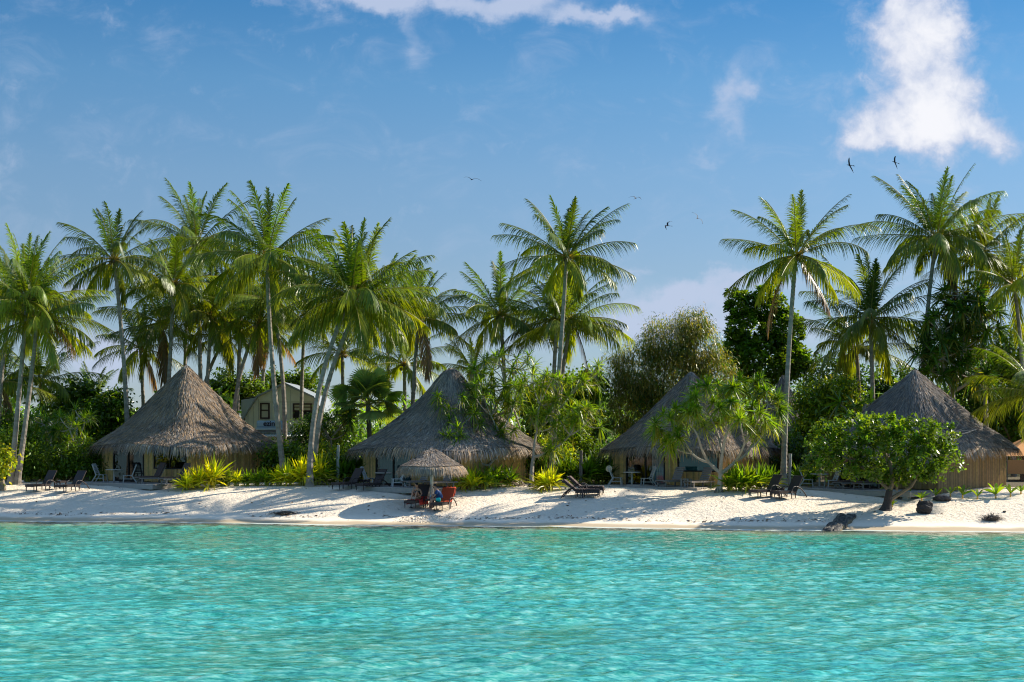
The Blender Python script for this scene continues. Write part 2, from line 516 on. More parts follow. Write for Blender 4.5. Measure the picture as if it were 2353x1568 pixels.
water = grid('lagoon_water', spread_out(-31, 31, .115, (-3500, 3500)), np.concatenate([[-3000, -900, -300, -100, -40, -10, 5, 15, 20], np.arange(24, 85.5, .085), [90]]),
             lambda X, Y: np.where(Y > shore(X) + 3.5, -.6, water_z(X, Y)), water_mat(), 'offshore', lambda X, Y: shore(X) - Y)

# ------------------------------------------------------------------ thatched roofs and huts
def thatch_cols(n, warm=.5):
    a = np.array([.115, .098, .088]); b = np.array([.36, .305, .255]); c = np.array([.44, .27, .13])
    t = rng.random(n)[:, None] ** 1.4; w = (rng.random(n)[:, None] < .9 * warm) * rng.random(n)[:, None]
    x = a * (1 - t) + b * t
    return x * (1 - w) + c * (.5 + .8 * t) * w


def roof_geo(half, ze, za, prof, lean=(0, 0), n=15000, pmax=6.5, warm=.5, droop=.3, fringe=.5, blade=(.032, .42), seg=96, rings=26, faceaz=-90, tone=1.0, flen=.36):
    us = np.array([p[0] for p in prof]); hs = np.array([p[1] for p in prof])

    def S(phi, u):
        pw = 2.1 + (pmax - 2.1) * np.clip(u, 0, 1) ** .8
        rs = 1 / (np.abs(np.cos(phi)) ** pw + np.abs(np.sin(phi)) ** pw) ** (1 / pw)
        r = u * half * rs
        x = r * np.cos(phi) + lean[0] * (1 - u) ** 2; y = r * np.sin(phi) + lean[1] * (1 - u) ** 2
        z = ze + (za - ze) * np.interp(u, us, hs)
        z = z - droop * np.clip((rs - 1) / .4, 0, 1) * np.clip((u - .6) / .4, 0, 1.2) ** 1.5
        z = z + .10 * fbm(x * .8 + 3, y * .8, 2) * np.clip(u * 3, 0, 1)
        return np.stack([x, y, z], -1)
    g = Geo()
    uu = np.concatenate([np.linspace(0.001, 1, rings), [1.0, .97, .80]])
    ph = np.linspace(0, 2 * np.pi, seg, endpoint=False)
    U, P = np.meshgrid(uu, ph, indexing='ij')
    V = S(P, U)
    V[rings, :, 2] -= .12; V[rings + 1, :, 2] -= .18; V[rings + 2, :, 2] = ze - .1
    n0 = len(uu)
    i, j = np.meshgrid(np.arange(n0 - 1), np.arange(seg), indexing='ij')
    Q = np.stack([i * seg + j, (i + 1) * seg + j, (i + 1) * seg + (j + 1) % seg, i * seg + (j + 1) % seg], -1).reshape(-1, 4)
    g.add(V, Q, np.array([.10, .085, .072]) * tone)
    # straw blades laid down the slope; most on the side that shows
    m = int(n * .8)
    phi = np.concatenate([R(faceaz) + rng.uniform(-1.75, 1.75, m), rng.uniform(0, 6.283, n - m)])
    u = np.sqrt(rng.uniform(.0004, 1, n)) * .97
    du = blade[1] * (.6 + .8 * rng.random(n)) / math.hypot(half, za - ze)
    A = S(phi, u); B = S(phi + rng.normal(0, .02, n) / np.maximum(u, .1) * .5, np.minimum(u + du, 1.0))
    D = B - A
    Ln = np.linalg.norm(D, axis=1)
    Tn = S(phi + .01, u) - A
    N = np.cross(Tn, D); N /= np.linalg.norm(N, axis=1)[:, None] + 1e-9
    N *= np.sign(N[:, 2])[:, None]
    A = A + N * .01
    D = D + N * (.03 + .07 * rng.random(n))[:, None]
    wv = np.cross(N, D)
    wv = wv / np.linalg.norm(wv, axis=1)[:, None] + N * rng.normal(0, .35, n)[:, None]
    patch = (1 + .8 * fbm(A[:, 0] * .7, A[:, 2] * .9 + A[:, 1] * .6, 3))[:, None]
    g.strips(A, D, Ln, blade[0] * (.6 + .8 * rng.random(n)), .03, thatch_cols(n, warm) * patch * tone, (.8, 1, .3), wv)
    # hanging fringe
    nf = int(fringe * 18000)
    phi = rng.uniform(0, 6.283, nf)
    uf = 1 - .20 * rng.random(nf) ** 1.1
    A = S(phi, uf); A[:, 2] += .07; lowr = rng.random(nf) < .4; A[lowr, 2] -= .28 * rng.random(int(lowr.sum()))
    rad = np.stack([np.cos(phi), np.sin(phi), np.zeros(nf)], -1)
    dn = .30 + .25 * rng.random(nf) + lowr * .8
    D = rad * (.75 + .25 * rng.random(nf))[:, None] + np.stack([rng.normal(0, .15, nf), rng.normal(0, .15, nf), -dn], -1)
    g.strips(A, D, flen * 1.15 * (.6 + .8 * rng.random(nf)), blade[0] * (.6 + .7 * rng.random(nf)), .85 - .6 * lowr, thatch_cols(nf, .7) * 1.15 * tone, (.9, 1, .25),
             np.stack([-np.sin(phi), np.cos(phi), np.zeros(nf)], -1))
    # cap at the top
    nc = 260
    phi = rng.uniform(0, 6.283, nc)
    A = S(phi, .004 + .03 * rng.random(nc)); A[:, 2] += .06
    B = S(phi, .12 + .05 * rng.random(nc)); D = B - A; D[:, 2] += .04
    g.strips(A, D, np.linalg.norm(D, axis=1), .05, .06, thatch_cols(nc, .3) * 1.2 * tone, (1, 1, .4))
    return g


def bamboo_panel(x0, x1, z0, z1, y, tone=1.0, pole=.075):
    """poles side by side in the plane y, bulging to -y"""
    g = Geo()
    n = max(1, int(round((x1 - x0) / pole)))
    w = (x1 - x0) / n
    for k in range(n):
        an = np.linspace(np.pi, 2 * np.pi, 6)
        cx = x0 + (k + .5) * w; dz = rng.uniform(-.02, .02)
        px = cx + np.cos(an) * w * .5; py = y + np.sin(an) * w * .5
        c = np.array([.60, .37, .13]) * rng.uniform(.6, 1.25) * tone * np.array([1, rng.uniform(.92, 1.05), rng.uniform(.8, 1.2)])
        zs = np.sort(np.concatenate([[z0 + dz, z1], rng.uniform(z0 + .1, z1 - .1, 5)]))
        zs = np.concatenate([[zs[0]], np.ravel([[z - .012, z + .012] for z in zs[1:-1]]), [zs[-1]]])
        V = np.stack([np.tile(px, len(zs)), np.tile(py, len(zs)), np.repeat(zs, 6)], -1)
        i, j = np.meshgrid(np.arange(len(zs) - 1), np.arange(5), indexing='ij')
        Q = np.stack([i * 6 + j, i * 6 + j + 1, (i + 1) * 6 + j + 1, (i + 1) * 6 + j], -1).reshape(-1, 4)
        cc = np.tile(c, (len(V), 1))
        if (len(zs) - 2) > 0:
            nodes = np.zeros(len(zs), bool); nodes[1:-1] = True
        g.add(V, Q, cc)
    g.box(((x0 + x1) / 2, y + .03, (z0 + z1) / 2), (x1 - x0, .04, z1 - z0 - .02), (.08, .05, .03))
    return g


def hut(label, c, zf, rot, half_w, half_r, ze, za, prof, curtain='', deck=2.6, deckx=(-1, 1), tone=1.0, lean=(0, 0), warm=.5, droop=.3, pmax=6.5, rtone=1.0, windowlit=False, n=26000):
    t = thing('thatched_hut', label, 'hut', (c[0], c[1], zf), -rot, 'thatched bungalows along the beach')
    top = ze - zf + .3
    h = half_w
    zf0 = zf; 
    obj('roof', roof_geo(half_r, ze - zf, za - zf, prof, lean=lean, faceaz=-90 + math.degrees(rot), warm=warm, droop=droop, pmax=pmax, tone=rtone, n=n), M['thatch'], t)
    wall_segs = [(-1, -.72, 'w'), (-.72, .02, 'd'), (.02, .25, 'w'), (.25, 1, 'n')]
    for a, b, k in wall_segs:
        x0, x1 = a * h, b * h
        if k == 'w':
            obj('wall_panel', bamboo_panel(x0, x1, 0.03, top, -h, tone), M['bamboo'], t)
        elif k == 'd':
            g = Geo(); fw = .08
            dk = (.02, .015, .012)
            g.box((x0 + fw / 2, -h, top / 2), (fw, .10, top), dk).box((x1 - fw / 2, -h, top / 2), (fw, .10, top), dk)
            g.box(((x0 + x1) / 2, -h - .01, top / 2), (fw, .08, top), dk)
            g.box(((x0 + x1) / 2, -h, .06), (x1 - x0 - 2 * fw, .09, .08), dk)
            g.box(((x0 + x1) / 2, -h, 2.12), (x1 - x0 - 2 * fw, .09, .08), dk)
            fr = obj('sliding_door', g, M['wood'], t)
            for xa, xb in ((x0 + fw, (x0 + x1) / 2 - fw / 2), ((x0 + x1) / 2 + fw / 2, x1 - fw)):
                g = Geo(); g.add([(xa, -h, .1), (xb, -h, .1), (xb, -h, 2.08), (xa, -h, 2.08)], [[0, 1, 2, 3]])
                obj('pane', g, M['glass'], fr)
            if curtain:
                cs = {'full': [(x0 + .12, x1 - .12)], 'right': [(x1 - .95, x1 - .12)], 'left': [(x0 + .1, x0 + .6)]}[curtain]
                for xa, xb in cs:
                    g = Geo(); nn = 60; xx = np.linspace(xa, xb, nn)
                    yy = -h + .22 + .035 * np.sin(xx * 42) + .02 * np.sin(xx * 17)
                    V = np.concatenate([np.stack([xx, yy, np.full(nn, .05)], -1), np.stack([xx, yy, np.full(nn, 2.1)], -1)])
                    j = np.arange(nn - 1); g.add(V, np.stack([j, j + 1, j + 1 + nn, j + nn], -1), (.20, .33, .34) if curtain == 'full' else (.62, .74, .82))
                    cu = obj('curtain', g, M['cloth'], t)
        else:
            zb, zt = .78, 2.05
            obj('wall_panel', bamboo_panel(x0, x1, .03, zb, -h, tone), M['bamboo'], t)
            g = Geo(); fw = .07; dk = (.03, .02, .015)
            g.box((x0 + fw / 2, -h, (zb + zt) / 2), (fw, .1, zt - zb), dk).box((x1 - fw / 2, -h, (zb + zt) / 2), (fw, .1, zt - zb), dk)
            g.box(((x0 + x1) / 2, -h, zb + fw / 2), (x1 - x0 - 2 * fw, .09, fw), dk).box(((x0 + x1) / 2, -h, zt - fw / 2), (x1 - x0 - 2 * fw, .09, fw), dk)
            if not windowlit: g.box(((x0 + x1) / 2, -h, (zb + zt) / 2), (.05, .085, zt - zb - 2 * fw), dk)
            fr = obj('window', g, M['wood'], t)
            g = Geo(); g.add([(x0 + fw, -h, zb + fw), (x1 - fw, -h, zb + fw), (x1 - fw, -h, zt - fw), (x0 + fw, -h, zt - fw)], [[0, 1, 2, 3]])
            obj('pane', g, M['glass'], fr)
            if windowlit:  # hangs a teal blind behind the pane
                g = Geo(); g.box(((x0 + x1) / 2, -h + .12, (zb + zt) / 2), (x1 - x0 - 2 * fw, .02, zt - zb), (.03, .30, .30))
                obj('window_blind', g, M['cloth'], t)
            g = Geo(); g.box(((x0 + x1) / 2, -h + .02, (zt + top) / 2 + .02), (x1 - x0, .08, top - zt - .04), (.10, .07, .04))
            obj('lintel', g, M['wood'], t)
    # right wall, seen beside the terrace; plain back and left walls
    g = bamboo_panel(-h, h, -.35, top, -h, tone)
    w = obj('wall_panel', g, M['bamboo'], t); w.rotation_euler = (0, 0, R(90))
    g = bamboo_panel(-h + .05, h, -.35, top, -h, tone); w = obj('wall_panel', g, M['bamboo'], t); w.rotation_euler = (0, 0, R(-90))
    g = bamboo_panel(-h + .06, h - .06, -.35, top, -h, tone, .2); w = obj('wall_panel', g, M['bamboo'], t); w.rotation_euler = (0, 0, R(180))
    g = Geo(); g.box((0, 0, -.02), (2 * h - .3, 2 * h - .3, .08), (.12, .08, .05)).box((-.2, .6, top / 2), (2 * h - .9, .08, top - .2), (.16, .11, .07))
    obj('interior_floor', g, M['wood'], t)
    # terrace of boards
    g = Geo(); x0, x1 = deckx[0] * h, deckx[1] * h
    nb = int(deck / .14)
    for k in range(nb):
        yk = -h - .06 - (k + .5) * deck / nb
        g.box(((x0 + x1) / 2, yk, -.03), (x1 - x0 + .1 * math.sin(k * 7), deck / nb - .012, .05), np.array([.34, .30, .26]) * rng.uniform(.75, 1.15))
    g.box(((x0 + x1) / 2, -h - .06 - deck + .01, -.17), (x1 - x0, .05, .22), (.30, .27, .24))
    g.box((x1 - .03, -h - .06 - deck / 2, -.17), (.05, deck - .1, .22), (.26, .23, .2))
    dk = obj('deck', g, M['wood'], t)
    for k in range(5):
        g = Geo(); g.box((x0 + .4 + k * (x1 - x0 - .8) / 4, -h - deck + .25, -.45), (.3, .3, .34), (.42, .40, .36))
        obj('pier', g, M['rock'], dk)
    return t


def hut_pos(hx, hy, rot, px, v):
    """point on a hut's terrace, v metres out from the hut's centre, seen at picture column px"""
    c, s = math.cos(rot), math.sin(rot)
    k = (px - CX) / F
    # X = hx + u c - v s ; Y = hy - u s - v c ; X = k Y
    u = (k * (hy - v * c) - hx + v * s) / (c + k * s)
    return (hx + u * c - v * s, hy - u * s - v * c)


P1 = [(0, 1), (.04, .985), (.2, .80), (.42, .54), (.64, .27), (.75, .175), (.94, .04), (1, 0)]
P2 = [(0, 1), (.06, .99), (.11, .94), (.28, .66), (.54, .37), (.76, .16), (.86, .095), (1, 0)]
P3 = [(0, 1), (.04, .98), (.17, .84), (.345, .63), (.575, .36), (.75, .19), (.92, .06), (1, 0)]
P4 = [(0, 1), (.03, .985), (.22, .79), (.38, .62), (.54, .44), (.67, .29), (.83, .17), (.95, .06), (1, 0)]
HUTS = {}


def place_hut(key, label, px, d, zf, rot, hw, hr, ye, ya, prof, **kw):
    x = (px - CX) / F * d
    za = H + (HY - ya) / F * d
    HUTS[key] = (x, d, rot, zf, hw)
    return hut(label, (x, d), zf, rot, hw, hr, zf + ye + .10, za, prof, **kw)


place_hut(1, 'big thatched bungalow with dappled brown roof at the left, two dark loungers on its terrace', 428, 95.0, 1.64, R(33), 3.5, 4.45, 2.1, 842, P1, warm=.75, rtone=1.08)
place_hut(2, 'grey thatched bungalow with round hump top half hidden behind the leaning pandanus', 1034, 90.5, 1.58, R(36), 3.55, 4.6, 2.0, 849, P2, curtain='full', warm=.15, rtone=1.2, lean=(.1, 0))
place_hut(3, 'thatched bungalow with pale curtain and teal window behind the candelabra pandanus', 1588, 90.5, 1.60, R(33), 3.35, 4.2, 2.0, 857, P3, curtain='right', warm=.45, windowlit=True)
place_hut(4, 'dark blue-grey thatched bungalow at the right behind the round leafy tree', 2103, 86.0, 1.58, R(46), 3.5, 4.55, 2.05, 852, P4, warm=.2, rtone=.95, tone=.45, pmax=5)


def back_hut():
    d = 104; x = (1799 - CX) / F * d
    t = thing('thatched_hut', 'small steep thatched roof peeping out behind the tall lone palm', 'hut', (x, d, 1.6), -R(20))
    za = H + (HY - 864) / F * d - 1.6
    obj('roof', roof_geo(2.5, 1.9, za, [(0, 1), (.06, .97), (.2, .80), (.4, .54), (.7, .22), (1, 0)], n=6000, warm=.3, blade=(.05, .6), pmax=3), M['thatch'], t)
    for k in range(4):
        w = obj('wall_panel', bamboo_panel(-1.8, 1.8, 0, 2.1, -1.82, .8), M['bamboo'], t); w.rotation_euler = (0, 0, R(90 * k))


back_hut()

# ------------------------------------------------------------------ two-storey house and sheds behind
def back_house():
    d = 113.0
    def p(px, py): w = W(px, py, d); return (w[0] - W(655, 0, d)[0], w[2] - 1.6)
    x0 = W(655, 0, d)[0]
    t = thing('wooden_house', 'cream boarded house with gambrel roof and brown framed windows behind the paired palms', 'house', (x0, d, 1.6))
    g = Geo()
    out = [p(655, 885), p(594, 912), p(563, 956), p(563, 1060), p(748, 1060), p(748, 956), p(721, 915)]
    n = len(out)
    V = [(a, 0, b) for a, b in out] + [(a, 9, b) for a, b in out]
    g.add(V, [[0, 1, 6, 6], [1, 2, 5, 6], [2, 3, 4, 5]][1:], (.80, .74, .55)); g.add([V[0], V[1], V[6]], [[0, 1, 2]], (.80, .74, .55))
    for a, b in ((2, 3), (5, 4)): g.add([V[a], V[b], V[b + n], V[a + n]], [[0, 1, 2, 3]], (.55, .52, .42))
    for px in (570, 582, 594, 625, 634, 641, 656, 668, 721, 732):
        a = p(px, 0)[0]; top = np.interp(px, [563, 594, 655, 721, 748], [958, 914, 887, 917, 958])
        z1 = p(px, top)[1] - .1; g.box((a, -.008, z1 / 2), (.025, .016, z1), (.38, .35, .27))
    za = p(0, 924)[1]; g.box((p(655, 0)[0], -.015, za), (p(716, 0)[0] - p(595, 0)[0], .03, .08), (.66, .6, .4))
    obj('wall', g, M['paint'], t)
    g = Geo()
    ov = [p(559, 962), p(592, 909), p(655, 879), p(723, 911), p(753, 962)]
    for k in range(4):
        (ax, az), (bx, bz) = ov[k], ov[k + 1]
        g.add([(ax, -.45, az), (bx, -.45, bz), (bx, 9, bz), (ax, 9, az), (ax, -.45, az - .14), (bx, -.45, bz - .14), (bx, 9, bz - .14), (ax, 9, az - .14)],
              [[0, 1, 2, 3], [4, 5, 6, 7], [0, 1, 5, 4], [0, 3, 7, 4], [1, 2, 6, 5]], (.26, .27, .27))
    a, b = p(592, 910); c2, d2 = p(545, 915)
    g.add([(a, -.1, b), (c2, 1.6, d2), (c2, 9, d2), (a, 9, b)], [[0, 1, 2, 3]], (.5, .5, .5))
    obj('roof', g, M['metal'], t)
    g = Geo(); g.add([(p(592, 0)[0], 0.1, b - .1), (c2, 1.7, d2 - .1), (c2, 1.7, 0), (p(563, 0)[0], .1, 0)], [[0, 1, 2, 3]], (.42, .40, .42))
    obj('side_wing', g, M['paint'], t)
    for (a, b, c, e, kind) in ((598, 926, 620, 963, 'shut'), (673, 927, 717, 964, 'half')):
        x0_, z1_ = p(a, b); x1_, z0_ = p(c, e); w = .11; br = (.07, .035, .025)
        g = Geo()
        g.box((x0_ + w / 2, -.06, (z0_ + z1_) / 2), (w, .1, z1_ - z0_), br).box((x1_ - w / 2, -.06, (z0_ + z1_) / 2), (w, .1, z1_ - z0_), br)
        g.box(((x0_ + x1_) / 2, -.06, z1_ - w / 2), (x1_ - x0_ - 2 * w, .09, w), br).box(((x0_ + x1_) / 2, -.06, z0_ + w / 2), (x1_ - x0_ - 2 * w, .09, w), br)
        g.box(((x0_ + x1_) / 2, -.06, (z0_ + z1_) / 2 + .04), (x1_ - x0_ - 2 * w, .085, w * .8), br)
        if kind == 'half':
            g.box(((x0_ + x1_) / 2, -.06, z1_ - .28), (x1_ - x0_ - 2 * w, .08, .06), br)
            g.box(((x0_ + x1_) / 2, -.062, z1_ - .3), (.09, .08, .5), br)
        fr = obj('window', g, M['wood'], t)
        g = Geo()
        zm = (z0_ + z1_) / 2 if kind == 'half' else z0_
        g.box(((x0_ + x1_) / 2, -.025, (zm + z1_) / 2), (x1_ - x0_ - 2 * w, .02, z1_ - zm - .1), (.62, .57, .38)); obj('shutter', g, M['paint'], fr)
        if kind == 'half':
            g = Geo(); g.box(((x0_ + x1_) / 2, -.02, (zm + z0_) / 2), (x1_ - x0_ - 2 * w, .02, zm - z0_), (.01, .01, .01)); obj('opening_shade', g, M['dark'], fr)  # panel painted near-black as the shade inside the open half
    # lean-to roof with corrugated edge under the windows
    g = Geo(); xa, zz = p(590, 992); xb, _ = p(700, 992); nn = 130
    xx = np.linspace(xa, xb, nn); zc = .035 * np.sin(xx * 2 * np.pi / .18)
    V = np.concatenate([np.stack([xx, np.full(nn, -1.9), zz - .32 + zc], -1), np.stack([xx, np.full(nn, 0.0), zz + zc], -1), np.stack([xx, np.full(nn, -1.9), zz - .36 + zc], -1)])
    j = np.arange(nn - 1)
    g.add(V, np.concatenate([np.stack([j, j + 1, j + 1 + nn, j + nn], -1), np.stack([j, j + 1, j + 1 + 2 * nn, j + 2 * nn], -1)]), (.66, .68, .68))
    obj('lean_to_roof', g, M['metal'], t)
    g = Geo(); g.box(((xa + xb) / 2, -1.7, (zz - .4) / 2), (xb - xa - .3, .1, zz - .45), (.56, .53, .42)); obj('lean_to_wall', g, M['paint'], t)
    # solar water heater standing on the lean-to
    xh0, zh1 = p(596, 968); xh1, zh0 = p(657, 986)
    hh = thing('water_heater', 'pale blue rooftop water heater reading ezinc on the lean-to roof', 'water heater', (x0 + (xh0 + xh1) / 2, d - .9, 1.6 + zh0 - .05))
    L = xh1 - xh0; hz = zh1 - zh0
    g = Geo(); g.tube([(-L / 2, 0, hz * .62), (L / 2, 0, hz * .62)], .30, 20, (.36, .50, .66)); g.box((0, .03, hz * .62), (L * .99, .5, hz * .66), (.36, .5, .66)); obj('tank', g, M['metal'], hh)
    g = Geo(); g.box((0, -.2, hz * .13), (L * 1.06, .5, hz * .26), (.42, .56, .7)); g.box((0, -.1, -.10), (L * 1.1, .3, .14), (.2, .2, .22)); obj('collector_tray', g, M['metal'], hh)
    cu = bpy.data.curves.new('lettering', 'FONT'); cu.body = 'ezinc'; cu.size = .52; cu.extrude = .01; cu.align_x = 'CENTER'; cu.offset = .012
    tmp = bpy.data.objects.new('tmp', cu); scene.collection.objects.link(tmp)
    bpy.context.view_layer.update()
    me = bpy.data.meshes.new_from_object(tmp.evaluated_get(bpy.context.evaluated_depsgraph_get()))
    bpy.data.objects.remove(tmp)
    me.materials.append(pmat('navy_paint', (.01, .012, .05), .5))
    o = link('lettering', me, hh, (.05, -.325, hz * .48)); o.rotation_euler = (R(90), 0, 0)


back_house()


def shed():
    d = 112; x0 = W(120, 0, d)[0]; x1 = W(262, 0, d)[0]; z1 = H + (HY - 922) / F * d
    t = thing('metal_shed', 'white corrugated metal shed half hidden by palms at the left', 'shed', ((x0 + x1) / 2, d, 1.6))
    n = 400; xx = np.linspace(-(x1 - x0) / 2, (x1 - x0) / 2, n); yy = .06 * np.sin(xx * 2 * np.pi / .32)
    g = Geo(); V = np.concatenate([np.stack([xx, yy, np.zeros(n)], -1), np.stack([xx, yy, np.full(n, z1 - 1.6)], -1)]); j = np.arange(n - 1)
    g.add(V, np.stack([j, j + 1, j + 1 + n, j + n], -1), (.72, .72, .72)); obj('wall', g, M['metal'], t)
    g = Geo(); g.box((0, 2.4, z1 - 1.55), (x1 - x0 + .4, 5.4, .1), (.6, .6, .6)); obj('roof', g, M['metal'], t)


shed()


def canopy_tent():
    d = 96; c = W(2368, 1000, d)
    t = thing('fabric_canopy', 'orange brown canopy tent at the right edge behind the dark hut', 'canopy', (c[0], d, 1.6))
    zt = c[2] - 1.6
    g = Geo(); w = 2.1; ze = zt - 1.25
    g.add([(0, 0, zt), (-w, -w, ze), (w, -w, ze), (w, w, ze), (-w, w, ze)], [[0, 1, 2], [0, 2, 3], [0, 3, 4], [0, 4, 1]], (.62, .28, .09))
    obj('canopy', g, M['cloth'], t)
    g = Geo(); g.add([(-w, -w, 1.3), (w, -w, 1.3), (w, -w + .03, .45), (-w, -w + .03, .45)], [[0, 1, 2, 3]], (.55, .25, .09)); obj('side_cloth', g, M['cloth'], t)
    for sx, sy in ((-1, -1), (1, -1), (1, 1), (-1, 1)):
        g = Geo(); g.tube([(sx * w, sy * w, 0), (sx * w, sy * w, ze)], .04, 8, (.2, .15, .1)); obj('pole', g, M['wood'], t)


canopy_tent()

# ------------------------------------------------------------------ plants
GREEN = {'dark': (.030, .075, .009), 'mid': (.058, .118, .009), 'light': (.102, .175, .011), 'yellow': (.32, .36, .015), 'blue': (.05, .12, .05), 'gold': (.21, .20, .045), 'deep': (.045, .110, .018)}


def palm_crown(L, nf=24, seed=0, hue='mid', wind=0.15, top=84, low=-42, dead=0, density=50, tone=1.0):
    g = Geo(); r = np.random.default_rng(seed)
    az0 = r.random() * 6.28
    for i in range(nf + dead):
        f = i / (nf - 1) if i < nf else 1.1
        az = az0 + i * 2.39996 + r.normal(0, .12)
        e0 = R(top - (top - low * .62) * min(f, 1.0) ** .95 + r.normal(0, 6))
        if i >= nf: e0 = R(-62 + r.normal(0, 8))
        bend = R(16 + 26 * math.sin(math.pi * min(f, 1) * .8 + .15) + r.normal(0, 9))
        ll = L * (.70 + .34 * math.sin(math.pi * min(f * .9 + .1, .8))) * r.uniform(.85, 1.1)
        m = 14; s = np.linspace(0, 1, m)
        e = e0 - bend * s ** 1.7
        e = np.maximum(e, R(-84))
        azz = az + wind * .5 * s ** 2 * math.sin(az)
        T = np.stack([np.cos(e) * np.cos(azz), np.cos(e) * np.sin(azz), np.sin(e)], -1)
        P = np.concatenate([[[0, 0, 0]], np.cumsum((T[1:] + T[:-1]) / 2 * ll / (m - 1), axis=0)])
        P = P + np.array([math.cos(az), math.sin(az), .1]) * .1
        yel = f ** 2 * .9 + .35 * r.random() ** 3
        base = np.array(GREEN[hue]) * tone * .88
        if i >= nf: base = np.array([.20, .12, .06])
        else: base = base * (1 - yel * .5) + np.array(GREEN['yellow']) * tone * yel * .5
        base = base * r.uniform(.75, 1.25)
        rach = np.array([.26, .25, .06]) * tone * (1 if i < nf else .8)
        g.tube(P, np.linspace(.035, .010, m), 4, rach, cap=False)
        n = density
        sl = np.linspace(.13, .995, n)
        sl = np.concatenate([sl, sl + .004]); sg = np.concatenate([np.ones(n), -np.ones(n)])
        Pi = np.stack([np.interp(sl, s, P[:, k]) for k in range(3)], -1)
        Ti = np.stack([np.interp(sl, s, T[:, k]) for k in range(3)], -1); Ti /= np.linalg.norm(Ti, axis=1)[:, None]
        roll = r.normal(0, .35)
        S = np.array([-math.sin(az), math.cos(az), 0]); S = S * math.cos(roll) + np.array([0, 0, 1]) * math.sin(roll)
        S = S - (Ti @ S)[:, None] * Ti; S /= np.linalg.norm(S, axis=1)[:, None]
        S = S * sg[:, None]
        al = R(50) - R(32) * sl + r.normal(0, .07, 2 * n)
        N = np.cross(Ti, S) * sg[:, None]
        D = Ti * np.cos(al)[:, None] + S * np.sin(al)[:, None] + N * .12
        D[:, 0] -= wind * .5
        D[:, 2] -= .18
        ln = (.205 * L) * np.clip(np.sin(np.pi * (.10 + .84 * sl)), .12, 1) ** .7 * r.uniform(.85, 1.1, 2 * n)
        dr = r.uniform(.4, 1.0, 2 * n) * (1.25 if i >= nf // 3 else .8)
        col = base[None] * r.uniform(.7, 1.35, (2 * n, 1)) * np.stack([r.uniform(.9, 1.15, 2 * n), np.ones(2 * n), np.ones(2 * n)], -1)
        g.strips(Pi, D, ln, .060 * L / 4.5, dr, col, (.55, 1, .75, .08), Ti + 1e-3)
    # young spear and fibres at the heart
    ang = r.uniform(0, 6.28, 60)
    D = np.stack([np.cos(ang) * .8, np.sin(ang) * .8, r.uniform(-.6, 1.0, 60)], -1)
    g.strips(np.zeros((60, 3)), D, r.uniform(.3, .7, 60), .05, .1, np.array([.30, .20, .08]) * r.uniform(.5, 1.3, (60, 1)), (1, 1, .3))
    return g


def bez(pts, n=22):
    """smooth curve through the given points"""
    P = np.array(pts, float)
    t = np.concatenate([[0], np.cumsum(np.linalg.norm(np.diff(P, axis=0), axis=1))]); t /= t[-1]
    s = np.linspace(0, 1, n)
    deg = min(len(P) - 1, 3)
    return np.stack([np.polyval(np.polyfit(t, P[:, k], deg), s) for k in range(3)], -1)


NP = 0


def palm(label, path, d, L=4.7, hue='mid', nf=24, r0=.17, group='coconut palms of the grove', nuts=True, dd=0, **kw):
    """path: picture points from the base of the trunk to the heart of the crown, at distance d"""
    global NP
    NP += 1
    pts = [W(px, py, d + dd * k / max(1, len(path) - 1)) for k, (px, py) in enumerate(path)]
    pts[0][2] = float(gz(pts[0][0], pts[0][1])) - .1
    base = pts[0].copy()
    loc = [p - base for p in pts]
    t = thing('coconut_palm', label, 'palm tree', base, 0, group)
    P = bez(loc, 30)
    hgt = P[-1, 2]
    rad = r0 * (.62 + .38 * (1 - np.linspace(0, 1, 30)) ** 1.3) + .10 * np.exp(-np.linspace(0, 1, 30) * 18)
    # leaf-scar rings as small steps along the stem
    Pf = np.stack([np.interp(np.linspace(0, 1, int(hgt / .11)), np.linspace(0, 1, 30), P[:, k]) for k in range(3)], -1)
    rf = np.interp(np.linspace(0, 1, len(Pf)), np.linspace(0, 1, 30), rad) * (1 + .06 * (np.arange(len(Pf)) % 2) + .03 * rng.normal(size=len(Pf)))
    cc = np.array([.27, .225, .18])[None] * np.repeat(rng.uniform(.7, 1.2, len(Pf)), 9)[:, None]
    g = Geo(); g.tube(Pf, rf, 9, cc)
    obj('trunk', g, M['bark'], t, smooth=False)
    obj('crown', palm_crown(L * .95, int(nf * 1.2), 100 + NP, hue, **kw), M['palm'], t, P[-1])
    if nuts:
        for k in range(4):
            g = Geo()
            a = k * 1.7; c = P[-1] + np.array([math.cos(a) * .22, math.sin(a) * .22, -.12 - .2 * rng.random()])
            zz = np.linspace(-1, 1, 7); g.tube(c + np.stack([0 * zz, 0 * zz, zz * .13], -1), .105 * np.sqrt(np.clip(1.02 - zz ** 2, .01, 1)), 8, np.array([.22, .17, .05]) * rng.uniform(.6, 1.5))
            obj('coconut', g, M['bark'], t, smooth=True)
    return t


